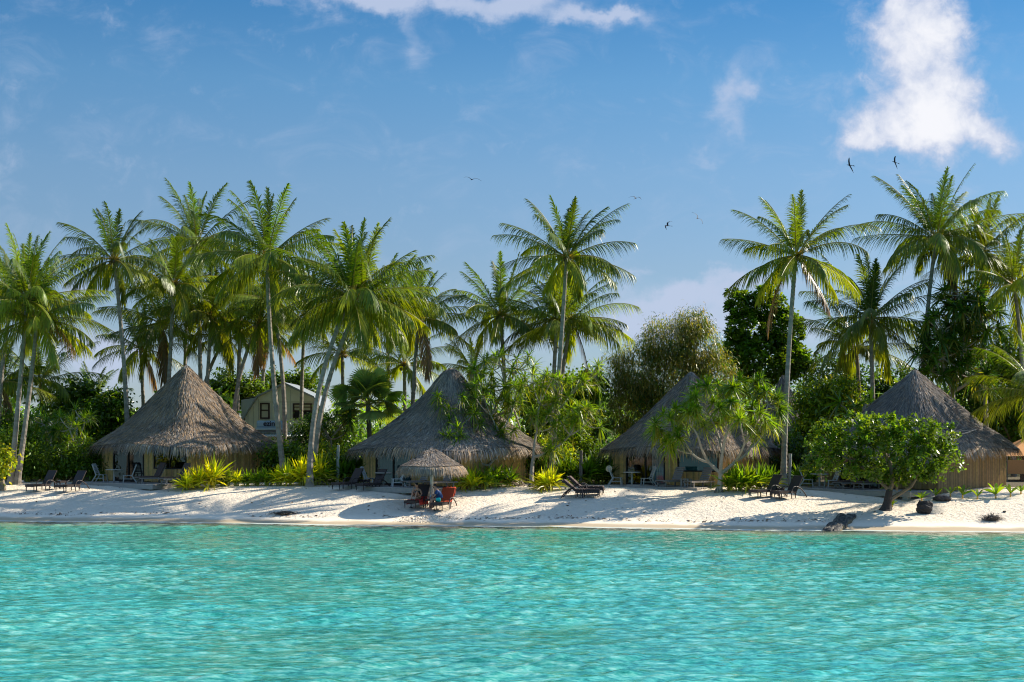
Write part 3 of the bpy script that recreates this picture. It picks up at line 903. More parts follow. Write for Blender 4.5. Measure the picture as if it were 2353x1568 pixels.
PALMS = [
    # label, path, distance, frond length, hue, fronds, extras
    ('coconut palm at the left edge with slim dark trunk leaning out of the picture', [(-8, 1050), (5, 850), (24, 705)], 99, 4.6, 'mid', 22, {}),
    ('coconut palm with the left of the two long leaning trunks at the left edge', [(24, 1078), (46, 880), (62, 690)], 91.5, 5.0, 'light', 26, dict(low=-25)),
    ('coconut palm with the right of the two long leaning trunks at the left edge', [(38, 1075), (70, 880), (86, 735)], 91.5, 4.7, 'mid', 22, dict(low=-50)),
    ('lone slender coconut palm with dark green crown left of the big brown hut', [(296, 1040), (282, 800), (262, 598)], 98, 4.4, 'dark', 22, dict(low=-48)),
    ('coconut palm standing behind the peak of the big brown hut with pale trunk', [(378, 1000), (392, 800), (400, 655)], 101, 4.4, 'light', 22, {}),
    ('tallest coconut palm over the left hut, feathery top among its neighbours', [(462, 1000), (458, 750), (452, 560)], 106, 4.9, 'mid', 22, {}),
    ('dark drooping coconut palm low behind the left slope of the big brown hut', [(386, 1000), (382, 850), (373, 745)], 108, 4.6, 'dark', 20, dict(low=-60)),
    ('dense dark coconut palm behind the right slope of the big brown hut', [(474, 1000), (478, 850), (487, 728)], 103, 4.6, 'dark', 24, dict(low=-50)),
    ('short coconut palm with curved trunk beside the dense dark one', [(466, 1000), (490, 830), (520, 775)], 110, 3.8, 'mid', 18, {}),
    ('huge coconut palm whose tall trunk stands before the cream house', [(655, 1070), (622, 780), (613, 592)], 92, 5.2, 'mid', 26, dict(low=-52)),
    ('coconut palm with thin trunk close behind the huge one before the cream house', [(652, 1050), (646, 830), (626, 690)], 101, 4.4, 'mid', 20, dict(low=-45)),
    ('coconut palm leaning right with bent trunk at the left edge of the cream house', [(546, 1030), (550, 870), (594, 745)], 102, 3.9, 'mid', 20, {}),
    ('distant coconut palm with a dead red-brown frond hanging beside its dark trunk', [(603, 1000), (606, 850), (616, 755)], 118, 3.6, 'mid', 16, dict(dead=3)),
    ('big coconut palm with the left and thicker of two crossing trunks leaning right', [(712, 1085), (742, 860), (808, 680)], 88.5, 5.5, 'mid', 28, dict(low=-45)),
    ('coconut palm with the right and thinner of two crossing trunks leaning right', [(720, 1070), (760, 860), (832, 690)], 90.5, 5.0, 'light', 22, dict(low=-40)),
    ('small coconut palm showing through the gap behind the crossing trunks', [(790, 1000), (788, 900), (786, 812)], 109, 4.0, 'light', 16, dict(low=-30)),
    ('coconut palm with rough dark trunk rising left of the grey hut', [(944, 1030), (953, 850), (963, 732)], 98, 4.3, 'mid', 22, {}),
    ('coconut palm with thin spread fronds low between the fan palm and the grey hut', [(928, 1000), (930, 920), (929, 838)], 106, 4.1, 'light', 18, dict(low=-45)),
    ('coconut palm whose crown stands right above the peak of the grey hut', [(1168, 1030), (1160, 880), (1150, 725)], 98, 4.6, 'mid', 22, dict(low=-40)),
    ('tall straight coconut palm at the centre above the pandanus thicket', [(1264, 1085), (1286, 840), (1302, 592)], 89.5, 4.5, 'mid', 26, dict(low=-42)),
    ('coconut palm behind the left side of the tall central palm', [(1266, 1040), (1272, 880), (1280, 738)], 96, 4.5, 'mid', 20, dict(low=-35)),
    ('coconut palm behind the right side of the tall central palm with yellow frond', [(1276, 1040), (1290, 880), (1312, 736)], 97, 4.6, 'light', 20, dict(low=-42)),
    ('young yellow green coconut palm just behind the hump of the grey hut', [(1080, 1000), (1082, 900), (1086, 850)], 97, 2.9, 'yellow', 12, dict(low=10, dead=0)),
    ('tall lone coconut palm with long bare trunk at the right of the third hut', [(1800, 1110), (1812, 820), (1829, 588)], 85, 4.5, 'mid', 24, dict(low=-48, dead=2)),
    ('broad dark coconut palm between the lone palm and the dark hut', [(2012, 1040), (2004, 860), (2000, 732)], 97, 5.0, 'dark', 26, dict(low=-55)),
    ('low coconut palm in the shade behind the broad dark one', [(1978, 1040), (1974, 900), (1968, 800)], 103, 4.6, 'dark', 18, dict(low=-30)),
    ('tallest coconut palm on the right with slightly leaning trunk', [(2112, 1040), (2124, 800), (2151, 548)], 96, 5.3, 'mid', 26, dict(low=-38)),
    ('coconut palm with thick crown right beside the tallest one', [(2268, 1040), (2262, 800), (2256, 580)], 99, 5.0, 'mid', 24, dict(low=-50)),
    ('coconut palm cut by the right edge with a bright green crown', [(2352, 1050), (2346, 800), (2330, 655)], 96, 4.4, 'light', 20, dict(low=-50)),
    ('low arching coconut palm at the right edge over the roof of the dark hut', [(2392, 1090), (2392, 1000), (2388, 905)], 84, 4.6, 'mid', 20, dict(low=-30)),
    ('low arching coconut palm behind the two leaning trunks on the left', [(92, 1060), (96, 960), (92, 878)], 107, 4.7, 'light', 20, dict(low=-30)),
    ('low coconut palm in front of the metal shed at the left edge', [(2, 1070), (0, 980), (-2, 880)], 101, 4.3, 'mid', 18, dict(low=-30)),
    ('pale distant coconut palm between the two palms above the big brown hut', [(420, 1000), (424, 880), (430, 690)], 113, 4.6, 'light', 18, {}),
    ('coconut palm filling the gap left of the huge one before the cream house', [(540, 1000), (548, 860), (556, 672)], 109, 4.7, 'mid', 20, {}),
    ('coconut palm low between the huge one and the crossing trunks', [(690, 1000), (694, 880), (700, 726)], 112, 4.6, 'dark', 20, {}),
    ('coconut palm whose crown shows behind the right side of the crossing pair', [(890, 1000), (892, 880), (890, 706)], 108, 4.7, 'mid', 20, {}),
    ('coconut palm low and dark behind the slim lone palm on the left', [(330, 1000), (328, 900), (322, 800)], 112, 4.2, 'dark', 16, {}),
    ('far coconut palm showing only its blue green top left of the big brown hut', [(214, 1040), (216, 980), (216, 912)], 118, 3.2, 'blue', 14, dict(low=0, dead=0)),
]
for lab, path, d, L, hue, nf, kw in PALMS:
    palm(lab, path, d, L, hue, nf, **({'dead': 1 if NP % 5 == 1 else 0} | kw))


def vary(base, n, lo=.6, hi=1.5, r=rng):
    c = np.array(base)[None] * r.uniform(lo, hi, (n, 1))
    c[:, 0] *= r.uniform(.85, 1.25, n)
    return c


def leafy_tree(name, label, cat, base, blobs, nclump, per, leaf, wr, hue, trunk_r=.12, forks=None, spread=.28, group=None, stem=True, droop=.2, hue2=None, rosette=False, twigs=0, trunk_col=(.22, .17, .12), inner=.55):
    """blobs: list of (centre, radii) in world coordinates"""
    base = np.array(base, float)
    t = thing(name, label, cat, base, 0, group)
    r = np.random.default_rng(int(abs(base[0] * 100) + nclump))
    C = np.array([b[0] for b in blobs]) - base; Rd = np.array([b[1] for b in blobs])
    wgt = (Rd.prod(1)) ** (2 / 3.); wgt /= wgt.sum()
    k = r.choice(len(blobs), nclump, p=wgt)
    dr = r.normal(size=(nclump, 3)); dr /= np.linalg.norm(dr, axis=1)[:, None]
    rad = inner + (1.06 - inner) * r.random(nclump) ** .6 + .22 * (r.random(nclump) < .08)
    cl = C[k] + dr * Rd[k] * rad[:, None]
    keep = cl[:, 2] > .15
    cl = cl[keep]; dr = dr[keep]; nclump = len(cl)
    n = nclump * per
    ci = np.repeat(np.arange(nclump), per)
    g = Geo()
    if rosette:
        ax = dr * .5 + np.array([0, 0, .9]); ax /= np.linalg.norm(ax, axis=1)[:, None]
        dd = r.normal(size=(n, 3)); dd /= np.linalg.norm(dd, axis=1)[:, None]
        D = dd + ax[ci] * .7
        P = cl[ci] + r.normal(0, spread * .3, (n, 3))
    else:
        P = cl[ci] + r.normal(0, spread, (n, 3))
        D = dr[ci] * .6 + r.normal(0, .7, (n, 3)); D[:, 2] -= .15
    ccol = vary(GREEN[hue], nclump, .6, 1.5, r)
    if hue2:
        m = r.random(nclump) < .35
        ccol[m] = vary(GREEN[hue2], int(m.sum()), .7, 1.3, r)
    col = ccol[ci] * r.uniform(.75, 1.3, (n, 1))
    g.strips(P, D, leaf * r.uniform(.7, 1.25, n), leaf * wr * r.uniform(.8, 1.2, n), droop, col, (.25, .85, 1, .15) if rosette else (.25, 1, .15))
    obj('crown', g, M['leaf'], t)
    if stem:
        g = Geo()
        top = C.mean(0); fork = np.array([top[0] * .35, top[1] * .35, max(.4, top[2] * .35)])
        g.tube(bez([(0, 0, -.1), fork * np.array([.3, .6, .5]), fork], 8), np.linspace(trunk_r * 1.3, trunk_r, 8), 8, trunk_col)
        for c in C:
            g.tube(bez([fork, (fork + c) / 2 + r.normal(0, .15, 3), c], 8), np.linspace(trunk_r * .7, trunk_r * .2, 8), 6, trunk_col)
            for q in range(twigs):
                e = cl[r.integers(nclump)]
                if np.linalg.norm(e - c) < 2.2: g.tube(bez([c, (c + e) / 2 + (0, 0, .1), e * 1.02], 5), np.linspace(trunk_r * .22, .012, 5), 4, trunk_col, cap=False)
        obj('trunk', g, M['bark'], t)
    return t


def B(px, py, d, rx, ry, rz=None):
    """ellipsoid around a picture position; radii in picture units"""
    s = d / F
    return (W(px, py, d), np.array([rx * s, (rz or rx) * s * .8, ry * s]))


def gbase(px, d):
    x = (px - CX) / F * d
    return (x, d, float(gz(x, d)))


# broad-leaved trees and shrubs behind the huts, one object each
TREES = [
    ('dark_broadleaf_tree', 'dark round broadleaf tree right of the metal shed', 'tree', 236, 104, [(215, 960, 34, 34), (262, 945, 36, 42), (285, 985, 30, 45), (235, 1010, 45, 40)], 340, 22, .26, .6, 'mid', 'light'),
    ('sea_grape', 'loose light green broadleaf tree above the metal shed', 'tree', 170, 106, [(185, 905, 34, 30), (140, 930, 40, 30), (215, 925, 22, 20)], 120, 16, .28, .8, 'light', 'mid'),
    ('broadleaf_shrub', 'shaded shrub under the low palm at the left edge', 'shrub', 60, 100, [(60, 1040, 60, 45), (130, 1050, 50, 40), (110, 990, 45, 40), (20, 990, 40, 40)], 380, 20, .26, .4, 'mid', 'light'),
    ('broadleaf_shrub', 'bright yellow green bush at the left edge of the beach', 'shrub', 6, 89, [(2, 1050, 22, 18), (-6, 1065, 25, 20)], 70, 14, .20, .8, 'yellow', 'light'),
    ('broadleaf_tree', 'bright broadleaf tree behind the peak of the big brown hut', 'tree', 530, 116, [(512, 880, 30, 24), (556, 885, 28, 22), (585, 895, 20, 20), (528, 910, 40, 26)], 240, 18, .26, .6, 'light', 'mid'),
    ('broadleaf_tree', 'bright broadleaf tree behind the ridge of the cream house', 'tree', 650, 121, [(625, 880, 28, 22), (690, 880, 26, 24), (655, 895, 40, 30), (722, 900, 20, 30)], 240, 18, .26, .7, 'light', 'mid'),
    ('broadleaf_shrub', 'broadleaf bush under the right eave of the big brown hut', 'shrub', 652, 93.5, [(632, 1050, 24, 20), (672, 1052, 28, 20), (652, 1040, 26, 16), (620, 1075, 16, 18)], 170, 18, .20, .6, 'light', 'mid'),
    ('dark_shrub', 'dark shrub in the gap beside the crossing palm trunks', 'shrub', 760, 100, [(745, 1000, 40, 50), (790, 1020, 36, 45), (700, 1010, 34, 40), (760, 1060, 50, 25)], 340, 20, .26, .35, 'mid', 'dark'),
    ('broadleaf_tree', 'bright green broadleaf tree between the grey hut and the golden thicket', 'tree', 1310, 100, [(1290, 905, 45, 45), (1350, 900, 38, 48), (1240, 930, 40, 40), (1330, 980, 60, 50), (1260, 1010, 60, 45)], 700, 22, .25, .65, 'light', 'mid'),
    ('bamboo_thicket', 'golden olive feathery bamboo thicket behind the third hut', 'bamboo', 1520, 101, [(1470, 860, 62, 65), (1540, 790, 62, 55), (1600, 800, 52, 60), (1640, 860, 46, 60), (1545, 870, 80, 70), (1450, 940, 55, 60), (1415, 850, 26, 50), (1590, 745, 34, 30)], 1500, 28, .24, .22, 'gold', 'mid'),
    ('breadfruit_tree', 'tall dark green breadfruit tree left of the lone palm', 'tree', 1755, 108, [(1700, 700, 32, 34), (1765, 700, 36, 42), (1720, 760, 52, 46), (1800, 760, 48, 44), (1750, 830, 80, 55), (1690, 820, 42, 46), (1825, 830, 34, 40)], 1150, 18, .31, .5, 'light', 'mid'),
    ('broadleaf_tree', 'light green tree with small leaves right of the lone palm', 'tree', 1880, 97, [(1870, 920, 40, 34), (1930, 905, 42, 28), (1860, 985, 36, 40), (1905, 980, 45, 50), (1850, 1030, 30, 40)], 620, 20, .22, .6, 'light', 'yellow'),
    ('broadleaf_tree', 'shaded tree filling the gap behind the low palm near the dark hut', 'tree', 1960, 108, [(1900, 860, 60, 40), (1990, 880, 55, 36), (2060, 880, 40, 40), (2040, 940, 50, 40)], 320, 18, .26, .6, 'dark', 'mid'),
    ('broadleaf_tree', 'very dark tree mass right of the dark hut peak', 'tree', 2240, 104, [(2200, 820, 50, 60), (2260, 870, 55, 70), (2320, 900, 40, 90), (2230, 930, 70, 50), (2330, 1000, 45, 50)], 560, 20, .30, .4, 'dark', 'mid'),
    ('broadleaf_tree', 'dense green tree closing the right edge behind the canopy tent', 'tree', 2330, 103, [(2320, 800, 46, 50), (2350, 880, 40, 60), (2290, 950, 40, 60), (2345, 980, 36, 50)], 420, 20, .28, .45, 'mid', 'light'),
    ('broadleaf_shrub', 'shrub behind the terrace of the third hut under the pandanus', 'shrub', 1790, 93, [(1790, 1060, 30, 36), (1840, 1070, 30, 30), (1820, 1030, 26, 30)], 180, 18, .2, .5, 'dark', 'mid'),
    ('broadleaf_shrub', 'leafy bush behind the lily hedge under the leaning trunks', 'shrub', 60, 94, [(30, 1050, 40, 30), (90, 1055, 44, 28), (0, 1020, 36, 30)], 260, 18, .2, .5, 'light', 'mid'),
    ('broadleaf_shrub', 'leafy bush behind the lily hedge right of the mossy post', 'shrub', 200, 94, [(190, 1050, 34, 32), (215, 1070, 26, 22), (150, 1060, 34, 26)], 240, 18, .2, .5, 'light', 'mid'),
    ('broadleaf_shrub', 'leafy bush at the foot of the crossing palm trunks', 'shrub', 740, 93, [(738, 1055, 34, 30), (770, 1070, 26, 22), (700, 1062, 30, 24)], 240, 18, .2, .5, 'light', 'yellow'),
    ('broadleaf_shrub', 'leafy bush under the upright pandanus right of the grey hut', 'shrub', 1250, 91, [(1240, 1045, 34, 34), (1285, 1060, 36, 30), (1220, 1075, 26, 20)], 280, 18, .2, .5, 'light', 'yellow'),
    ('broadleaf_shrub', 'leafy bush behind the tall lily row left of the third hut', 'shrub', 1350, 94, [(1340, 1045, 36, 34), (1380, 1060, 28, 26), (1310, 1000, 36, 32)], 280, 18, .2, .5, 'mid', 'light'),
    ('broadleaf_shrub', 'green shrub against the left end of the grey hut terrace', 'shrub', 800, 90.5, [(805, 1060, 26, 22), (830, 1075, 22, 22), (760, 1065, 26, 18)], 140, 16, .2, .5, 'mid', 'light'),
]
for (nm, lab, cat, bpx, d, bl, nc, per, lf, wr, h1, h2) in TREES:
    leafy_tree(nm, lab, cat, gbase(bpx, d), [B(x, y, d, rx, ry) for x, y, rx, ry in bl], nc, per, lf, wr, h1, hue2=h2,
               trunk_r=.16, twigs=3, droop=.55 if 'bamboo' in nm else .25, rosette='breadfruit' in nm, group='trees and shrubs behind the huts')


# undergrowth that closes the view behind everything
def undergrowth():
    g = Geo()
    n = 38000
    px = rng.uniform(-200, 2560, n)
    d = rng.uniform(104, 128, n)
    top = np.interp(px, [-200, 120, 230, 300, 470, 700, 780, 1000, 1200, 1400, 1700, 2000, 2350, 2600], [930, 930, 915, 930, 915, 925, 930, 925, 905, 900, 880, 890, 880, 880])
    top = top + 60 * (vnoise(px * .03, px * 0 + 3) - .5)
    py = top + (1075 - top) * rng.random(n) ** .8
    x = (px - CX) / F * d; z = H + (HY - py) / F * d
    P = np.stack([x, d, z], -1)
    keep = (z > 1.4) & ~((np.abs(px - 655) < 110) & (d < 124)) & ~((px > 110) & (px < 270) & (d < 118)) & ~((np.abs(px - 1799) < 95) & (d < 109))
    P = P[keep]; n = len(P)
    D = rng.normal(size=(n, 3)); D[:, 2] += .2
    patch = (.8 + .9 * vnoise(P[:, 0] * .6, P[:, 2] * .8 + P[:, 1]))[:, None]
    g.strips(P, D, rng.uniform(.35, .9, n), rng.uniform(.10, .30, n), .3, vary((.12, .22, .03), n) * patch, (.3, 1, .15))
    o = obj('undergrowth', g, M['leaf'])
    tag(o, 'mass of shaded undergrowth closing the view behind the huts', 'undergrowth', kind='stuff')


undergrowth()


# strap-leaved rosettes: lilies, pandanus, screw pines
def rosette(g, c, axis, n, L, w, col, lo=-.35, hi=1.3, droop=(.25, .8), r=rng):
    axis = np.array(axis, float); axis /= np.linalg.norm(axis)
    a = np.cross(axis, [0, 1, .1]); a /= np.linalg.norm(a); b = np.cross(axis, a)
    ph = r.uniform(0, 6.283, n); e = r.uniform(lo, hi, n)
    D = axis[None] * np.sin(e)[:, None] + (a[None] * np.cos(ph)[:, None] + b[None] * np.sin(ph)[:, None]) * np.cos(e)[:, None]
    cc = vary(col, n, .65, 1.4, r)
    old = e < lo + .22 * (hi - lo)
    cc[old] = cc[old] * .5 + np.array([.22, .19, .05]) * .5
    g.strips(np.array(c)[None] + D * .03, D, L * r.uniform(.7, 1.1, n), w * r.uniform(.8, 1.2, n), r.uniform(droop[0], droop[1], n) * np.cos(e) ** .5, cc, (.7, 1, .8, .05))


def lily(loc, Lf, n, hue, label, group, r):
    g = Geo()
    for k in range(max(2, n // 14)):
        a = r.random() * 6.28; rr = r.uniform(.0, .30)
        h0 = r.uniform(.1, .3) * Lf
        c = (math.cos(a) * rr, math.sin(a) * rr, h0)
        g.tube([(c[0] * .7, c[1] * .7, -.05), c], [.05, .035], 6, (.30, .30, .14))
        rosette(g, c, (math.cos(a) * .3 * rr, math.sin(a) * .3 * rr, 1), 14, Lf, .085 * (Lf / .9) ** .5, np.array(GREEN[hue]), .15, 1.45, (.15, .7), r)
    o = obj('spider_lily', g, M['lily'], None, loc)
    return tag(o, label, 'plant', group)


ORD = ['first', 'second', 'third', 'fourth', 'fifth', 'sixth', 'seventh', 'eighth', 'ninth', 'tenth', 'eleventh', 'twelfth']
LILIES = [
    ('in the low hedge at the left edge', [(4, 1108, 1.0, 'mid'), (34, 1106, .95, 'light'), (62, 1107, .9, 'mid'), (92, 1105, 1.05, 'light'), (118, 1104, 1.2, 'light'), (146, 1103, 1.25, 'light'), (178, 1103, 1.2, 'mid'), (206, 1104, 1.2, 'mid')]),
    ('in the bright clump before the brown hut', [(428, 1126, 1.0, 'yellow'), (452, 1122, 1.1, 'yellow'), (486, 1119, 1.5, 'yellow')]),
    ('along the bamboo wall of the brown hut', [(518, 1117, .8, 'light'), (544, 1117, .75, 'yellow'), (570, 1116, .8, 'light'), (592, 1116, .8, 'light'), (616, 1116, .85, 'light')]),
    ('between the brown and grey huts', [(640, 1116, 1.0, 'yellow'), (665, 1116, 1.2, 'yellow'), (694, 1116, 1.6, 'yellow'), (728, 1115, 1.5, 'yellow'), (752, 1114, 1.3, 'light'), (790, 1113, 1.5, 'mid'), (815, 1112, 1.4, 'mid')]),
    ('in the bed right of the thatched umbrella', [(1062, 1125, 1.0, 'yellow'), (1088, 1127, 1.1, 'yellow'), (1112, 1124, 1.1, 'light'), (1140, 1120, 1.2, 'light'), (1170, 1118, 1.1, 'mid')]),
    ('left of the two cushioned loungers', [(1242, 1125, 1.0, 'yellow'), (1266, 1126, 1.1, 'yellow')]),
    ('in the shaded row left of the third hut', [(1298, 1113, 1.5, 'mid'), (1322, 1113, 1.4, 'mid'), (1348, 1113, 1.5, 'mid'), (1372, 1112, 1.6, 'mid'), (1398, 1112, 1.5, 'dark')]),
    ('in the bed right of the candelabra pandanus', [(1676, 1128, 1.2, 'light'), (1698, 1129, 1.3, 'light'), (1722, 1129, 1.3, 'light'), (1746, 1128, 1.2, 'mid'), (1768, 1126, 1.1, 'mid')]),
    ('behind the right-hand beach loungers', [(1838, 1116, 1.1, 'mid'), (1862, 1118, .9, 'mid')]),
]
for where, pl in LILIES:
    for k, (px, py, Lf, hue) in enumerate(pl):
        lily(gp(px, py), Lf * 1.18, 98, hue, '%s lily clump from the left %s' % (ORD[k], where), 'spider lilies ' + where, np.random.default_rng(px))


def palm_seedling(loc, s, label):
    g = Geo(); r = np.random.default_rng(int(s * 1000))
    g.tube([(0, 0, -.05), (0, 0, .22 * s)], [.05, .035], 6, (.32, .26, .16))
    for k in range(6):
        a = k * 2.4 + r.random(); e = R(35 + 40 * r.random())
        D = np.array([[math.cos(a) * math.cos(e), math.sin(a) * math.cos(e) * .8, math.sin(e)]])
        g.strips(np.array([[0, 0, .2 * s]]), D, .95 * s, .17 * s, .35, vary(GREEN['light'], 1, .8, 1.4, r), (.25, .8, 1, .8, .1))
    tag(obj('palm_seedling', g, M['lily'], None, loc), label, 'plant', 'young sprouts before the dark hut')


for k, (px, py, s) in enumerate([(2118, 1152, .7), (2050, 1166, .5), (2150, 1146, .75), (2184, 1142, .75), (2212, 1146, .9), (2246, 1148, .75), (2288, 1146, 1.05), (2322, 1142, .85), (2346, 1136, .7), (2090, 1144, .6)]):
    palm_seedling(gp(px, py), s, ['two-leaved sprout beside the black boulder', 'small sprout at the foot of the round leafy tree', 'broad sprout before the left part of the bamboo wall', 'sprout before the middle of the dark bamboo wall',
                  'sprout with drooping leaves right of the dark flat rock', 'slim sprout on the sand before the dark bamboo wall', 'largest sprout with white stem before the wall corner', 'sprout right of the largest one by the hut corner',
                  'last sprout at the right edge of the beach', 'low sprout between the round leafy tree and the dark flat rock'][k])


def pandanus(label, base, nodes, tips, d, Lf=.75, hue='light', n=34, r0=.1, group=None, wl=.05, hue2=None, stemcol=(.40, .33, .26)):
    """nodes: branch list [(parent, px, py, dd)], tips: [(node, px, py, dd)]; node 0 is the base"""
    base = np.array(base, float)
    t = thing('pandanus_tree', label, 'tree', base, 0, group)
    N = [np.zeros(3)]
    rr = [r0]
    g = Geo(); r = np.random.default_rng(int(abs(base[0]) * 37))
    for (pa, px, py, dd) in nodes:
        w = W(px, py, d + dd) - base
        N.append(w); rr.append(max(.022, rr[pa] * .72))
        mid = (N[pa] + w) / 2 + r.normal(0, .04, 3); mid[2] -= .05 * np.linalg.norm((w - N[pa])[:2])
        g.tube(bez([N[pa], mid, w], 8), np.linspace(rr[pa] * (1 if pa else 1.25), rr[-1], 8), 7, np.array(stemcol) * r.uniform(.85, 1.1))
    lg = Geo()
    for (pa, px, py, dd) in tips:
        w = W(px, py, d + dd) - base
        mid = (N[pa] + w) / 2; mid[2] -= .10
        g.tube(bez([N[pa], mid, w], 6), np.linspace(rr[pa] * .75, .025, 6), 6, np.array(stemcol) * r.uniform(.8, 1.1))
        ax = (w - N[pa]) / (np.linalg.norm(w - N[pa]) + 1e-6) + np.array([0, 0, .8])
        h = hue2 if (hue2 and r.random() < .35) else hue
        rosette(lg, w, ax, n, Lf * r.uniform(.85, 1.15), wl, GREEN[h], -.55, 1.35, (.2, .75), r)
    # prop roots
    for k in range(7):
        a = k * .9; g.tube([(0, 0, .35), (math.cos(a) * .16, math.sin(a) * .16, .15), (math.cos(a) * .3, math.sin(a) * .3, -.08)], [.05, .04, .03], 5, (.20, .16, .13))
    obj('trunk', g, M['bark'], t); obj('crown', lg, M['lily'], t)
    return t


def auto_tips(nodes, ids, n, spreadx, spready, up=25, r=None):
    out = []
    for k in range(n):
        i = ids[k % len(ids)]
        (pa, px, py, dd) = nodes[i - 1]
        out.append((i, px + r.uniform(-spreadx, spreadx), py - up + r.uniform(-spready, spready), dd + r.uniform(-1.2, 1.2)))
    return out


def screw_pines():
    r = np.random.default_rng(5)
    # the candelabra before the third hut
    b = gp(1652, 1131); d = b[1]
    nodes = [(0, 1656, 1088, 0), (1, 1628, 1062, .3), (2, 1590, 1042, .5), (3, 1552, 1030, .8), (3, 1570, 1008, -.5), (2, 1606, 1010, -.8), (6, 1590, 980, -1.0), (1, 1660, 1040, -.3), (8, 1650, 1000, .8), (9, 1632, 960, 1.0),
             (8, 1672, 990, -.8), (11, 1690, 960, -1), (1, 1690, 1060, .5), (13, 1724, 1030, .8), (14, 1752, 1000, 1.0), (13, 1712, 1016, -.8), (16, 1740, 970, -1.0), (10, 1620, 925, 0), (12, 1700, 925, .6), (17, 1765, 930, .4), (5, 1548, 975, 0)]
    tips = [(4, 1530, 1018, 0), (4, 1520, 1000, 1), (21, 1510, 985, .5), (21, 1525, 955, -.5), (21, 1552, 940, 0), (5, 1570, 970, 1), (7, 1570, 950, 0), (7, 1590, 935, -1.2), (6, 1610, 968, .5), (10, 1640, 925, -1), (18, 1600, 900, .5), (18, 1625, 892, -.5),
            (18, 1590, 915, -1), (12, 1680, 925, -1.5), (19, 1690, 895, 0), (19, 1712, 900, 1), (19, 1700, 875, .5), (11, 1665, 955, -1.5), (17, 1730, 935, 0), (20, 1760, 900, .3), (20, 1780, 915, 1), (20, 1788, 945, 0), (15, 1772, 975, 1), (15, 1750, 968, 0),
            (14, 1738, 1000, 1.4), (17, 1745, 950, -1.5), (16, 1718, 985, -1), (9, 1640, 970, 1.5), (5, 1560, 990, -1), (7, 1600, 950, -1.8), (4, 1540, 1008, -.5), (20, 1750, 880, 1.2), (19, 1735, 880, 1.6), (18, 1650, 885, 1.6), (12, 1672, 900, .8), (16, 1700, 960, -1.6), (10, 1655, 940, 1.2)]
    pandanus('candelabra-shaped pandanus with many pale branches before the third hut', b, nodes, tips + [(a_, b_ + r.uniform(-16, 16), c_ + r.uniform(-12, 18), e_ + r.uniform(-.8, .8)) for a_, b_, c_, e_ in tips], d, .8, 'light', 60, .15, wl=.06, hue2='mid')
    # long leaning pandanus before the grey hut
    b = gp(1196, 1117); d = b[1]
    nodes = [(0, 1160, 1088, -.3), (1, 1122, 1070, -.6), (2, 1088, 1048, -.8), (3, 1062, 1040, -1), (3, 1072, 1010, -.4), (5, 1058, 975, 0), (6, 1040, 950, .3), (2, 1150, 1040, .6), (8, 1150, 1000, 1), (9, 1170, 960, 1), (9, 1128, 955, .6), (11, 1112, 915, .8), (10, 1185, 915, 1.2), (4, 1030, 1028, -1.2)]
    tips = auto_tips(nodes, [4, 5, 6, 7, 9, 10, 11, 12, 13, 14, 6, 7, 12, 9], 62, 34, 22, 18, r)
    pandanus('leaning pandanus with pale crooked trunk reaching left over the thatched umbrella', b, nodes, tips, d, .8, 'mid', 36, .15, wl=.05, hue2='light', stemcol=(.5, .42, .36))
    b = gp(1222, 1119); d = b[1] + .5
    nodes = [(0, 1226, 1050, 0), (1, 1234, 990, .2), (2, 1240, 930, .6), (1, 1275, 1030, -.5), (4, 1310, 1000, -.6), (5, 1345, 975, -.4), (2, 1275, 950, .6), (7, 1310, 910, .8), (3, 1225, 880, .6), (3, 1270, 870, 1), (6, 1370, 950, 0), (8, 1340, 880, 1)]
    tips = auto_tips(nodes, [3, 5, 6, 7, 8, 9, 10, 11, 12, 4, 2], 66, 36, 26, 14, r)
    pandanus('upright pandanus with spiky tufts in the thicket right of the grey hut', b, nodes, tips, d, .85, 'light', 36, .13, wl=.05, hue2='mid')
    b = gbase(1130, 90); d = 90
    nodes = [(0, 1130, 960, 0), (1, 1110, 900, 0), (1, 1160, 890, .5), (2, 1090, 860, 0), (3, 1190, 850, .5), (3, 1150, 840, 0), (1, 1180, 940, 0)]
    nodes.append((7, 1195, 985, .3))
    tips = auto_tips(nodes, [2, 3, 4, 5, 6, 7], 34, 36, 24, 10, r)
    pandanus('pandanus rising beside the peak of the grey hut', b, nodes, tips, d, .9, 'mid', 34, .13, wl=.055, hue2='light')
    # small ones in the background
    b = gbase(758, 96.5); d = 96.5
    nodes = [(0, 760, 1010, 0), (1, 740, 975, 0), (1, 785, 980, .5), (3, 800, 950, 0)]
    pandanus('shaded pandanus with crooked stem behind the old post near the grey hut', b, nodes, auto_tips(nodes, [1, 2, 3, 4], 20, 34, 22, 8, r), d, .85, 'dark', 32, .10, wl=.05)
    b = gbase(172, 95); d = 95
    nodes = [(0, 176, 1030, 0), (1, 160, 985, 0), (1, 195, 970, .5)]
    pandanus('pandanus with long narrow leaves behind the mossy post at the left', b, nodes, auto_tips(nodes, [1, 2, 3], 14, 24, 20, 8, r), d, .9, 'light', 36, .09, wl=.045)
    b = gbase(118, 97); d = 97
    nodes = [(0, 118, 1010, 0), (1, 100, 975, 0), (1, 135, 970, .5)]
    pandanus('dark pandanus with a skirt of hanging leaves behind the leaning trunks', b, nodes, auto_tips(nodes, [1, 2, 3], 14, 30, 20, 0, r), d, 1.0, 'deep', 40, .09, wl=.05)
    b = gbase(2190, 95); d = 95
    nodes = [(0, 2190, 900, 0), (1, 2165, 820, 0), (1, 2215, 800, .5), (3, 2220, 720, .5), (2, 2165, 760, 0), (4, 2205, 680, 0), (1, 2235, 870, 0), (4, 2250, 740, 0), (2, 2140, 850, 0)]
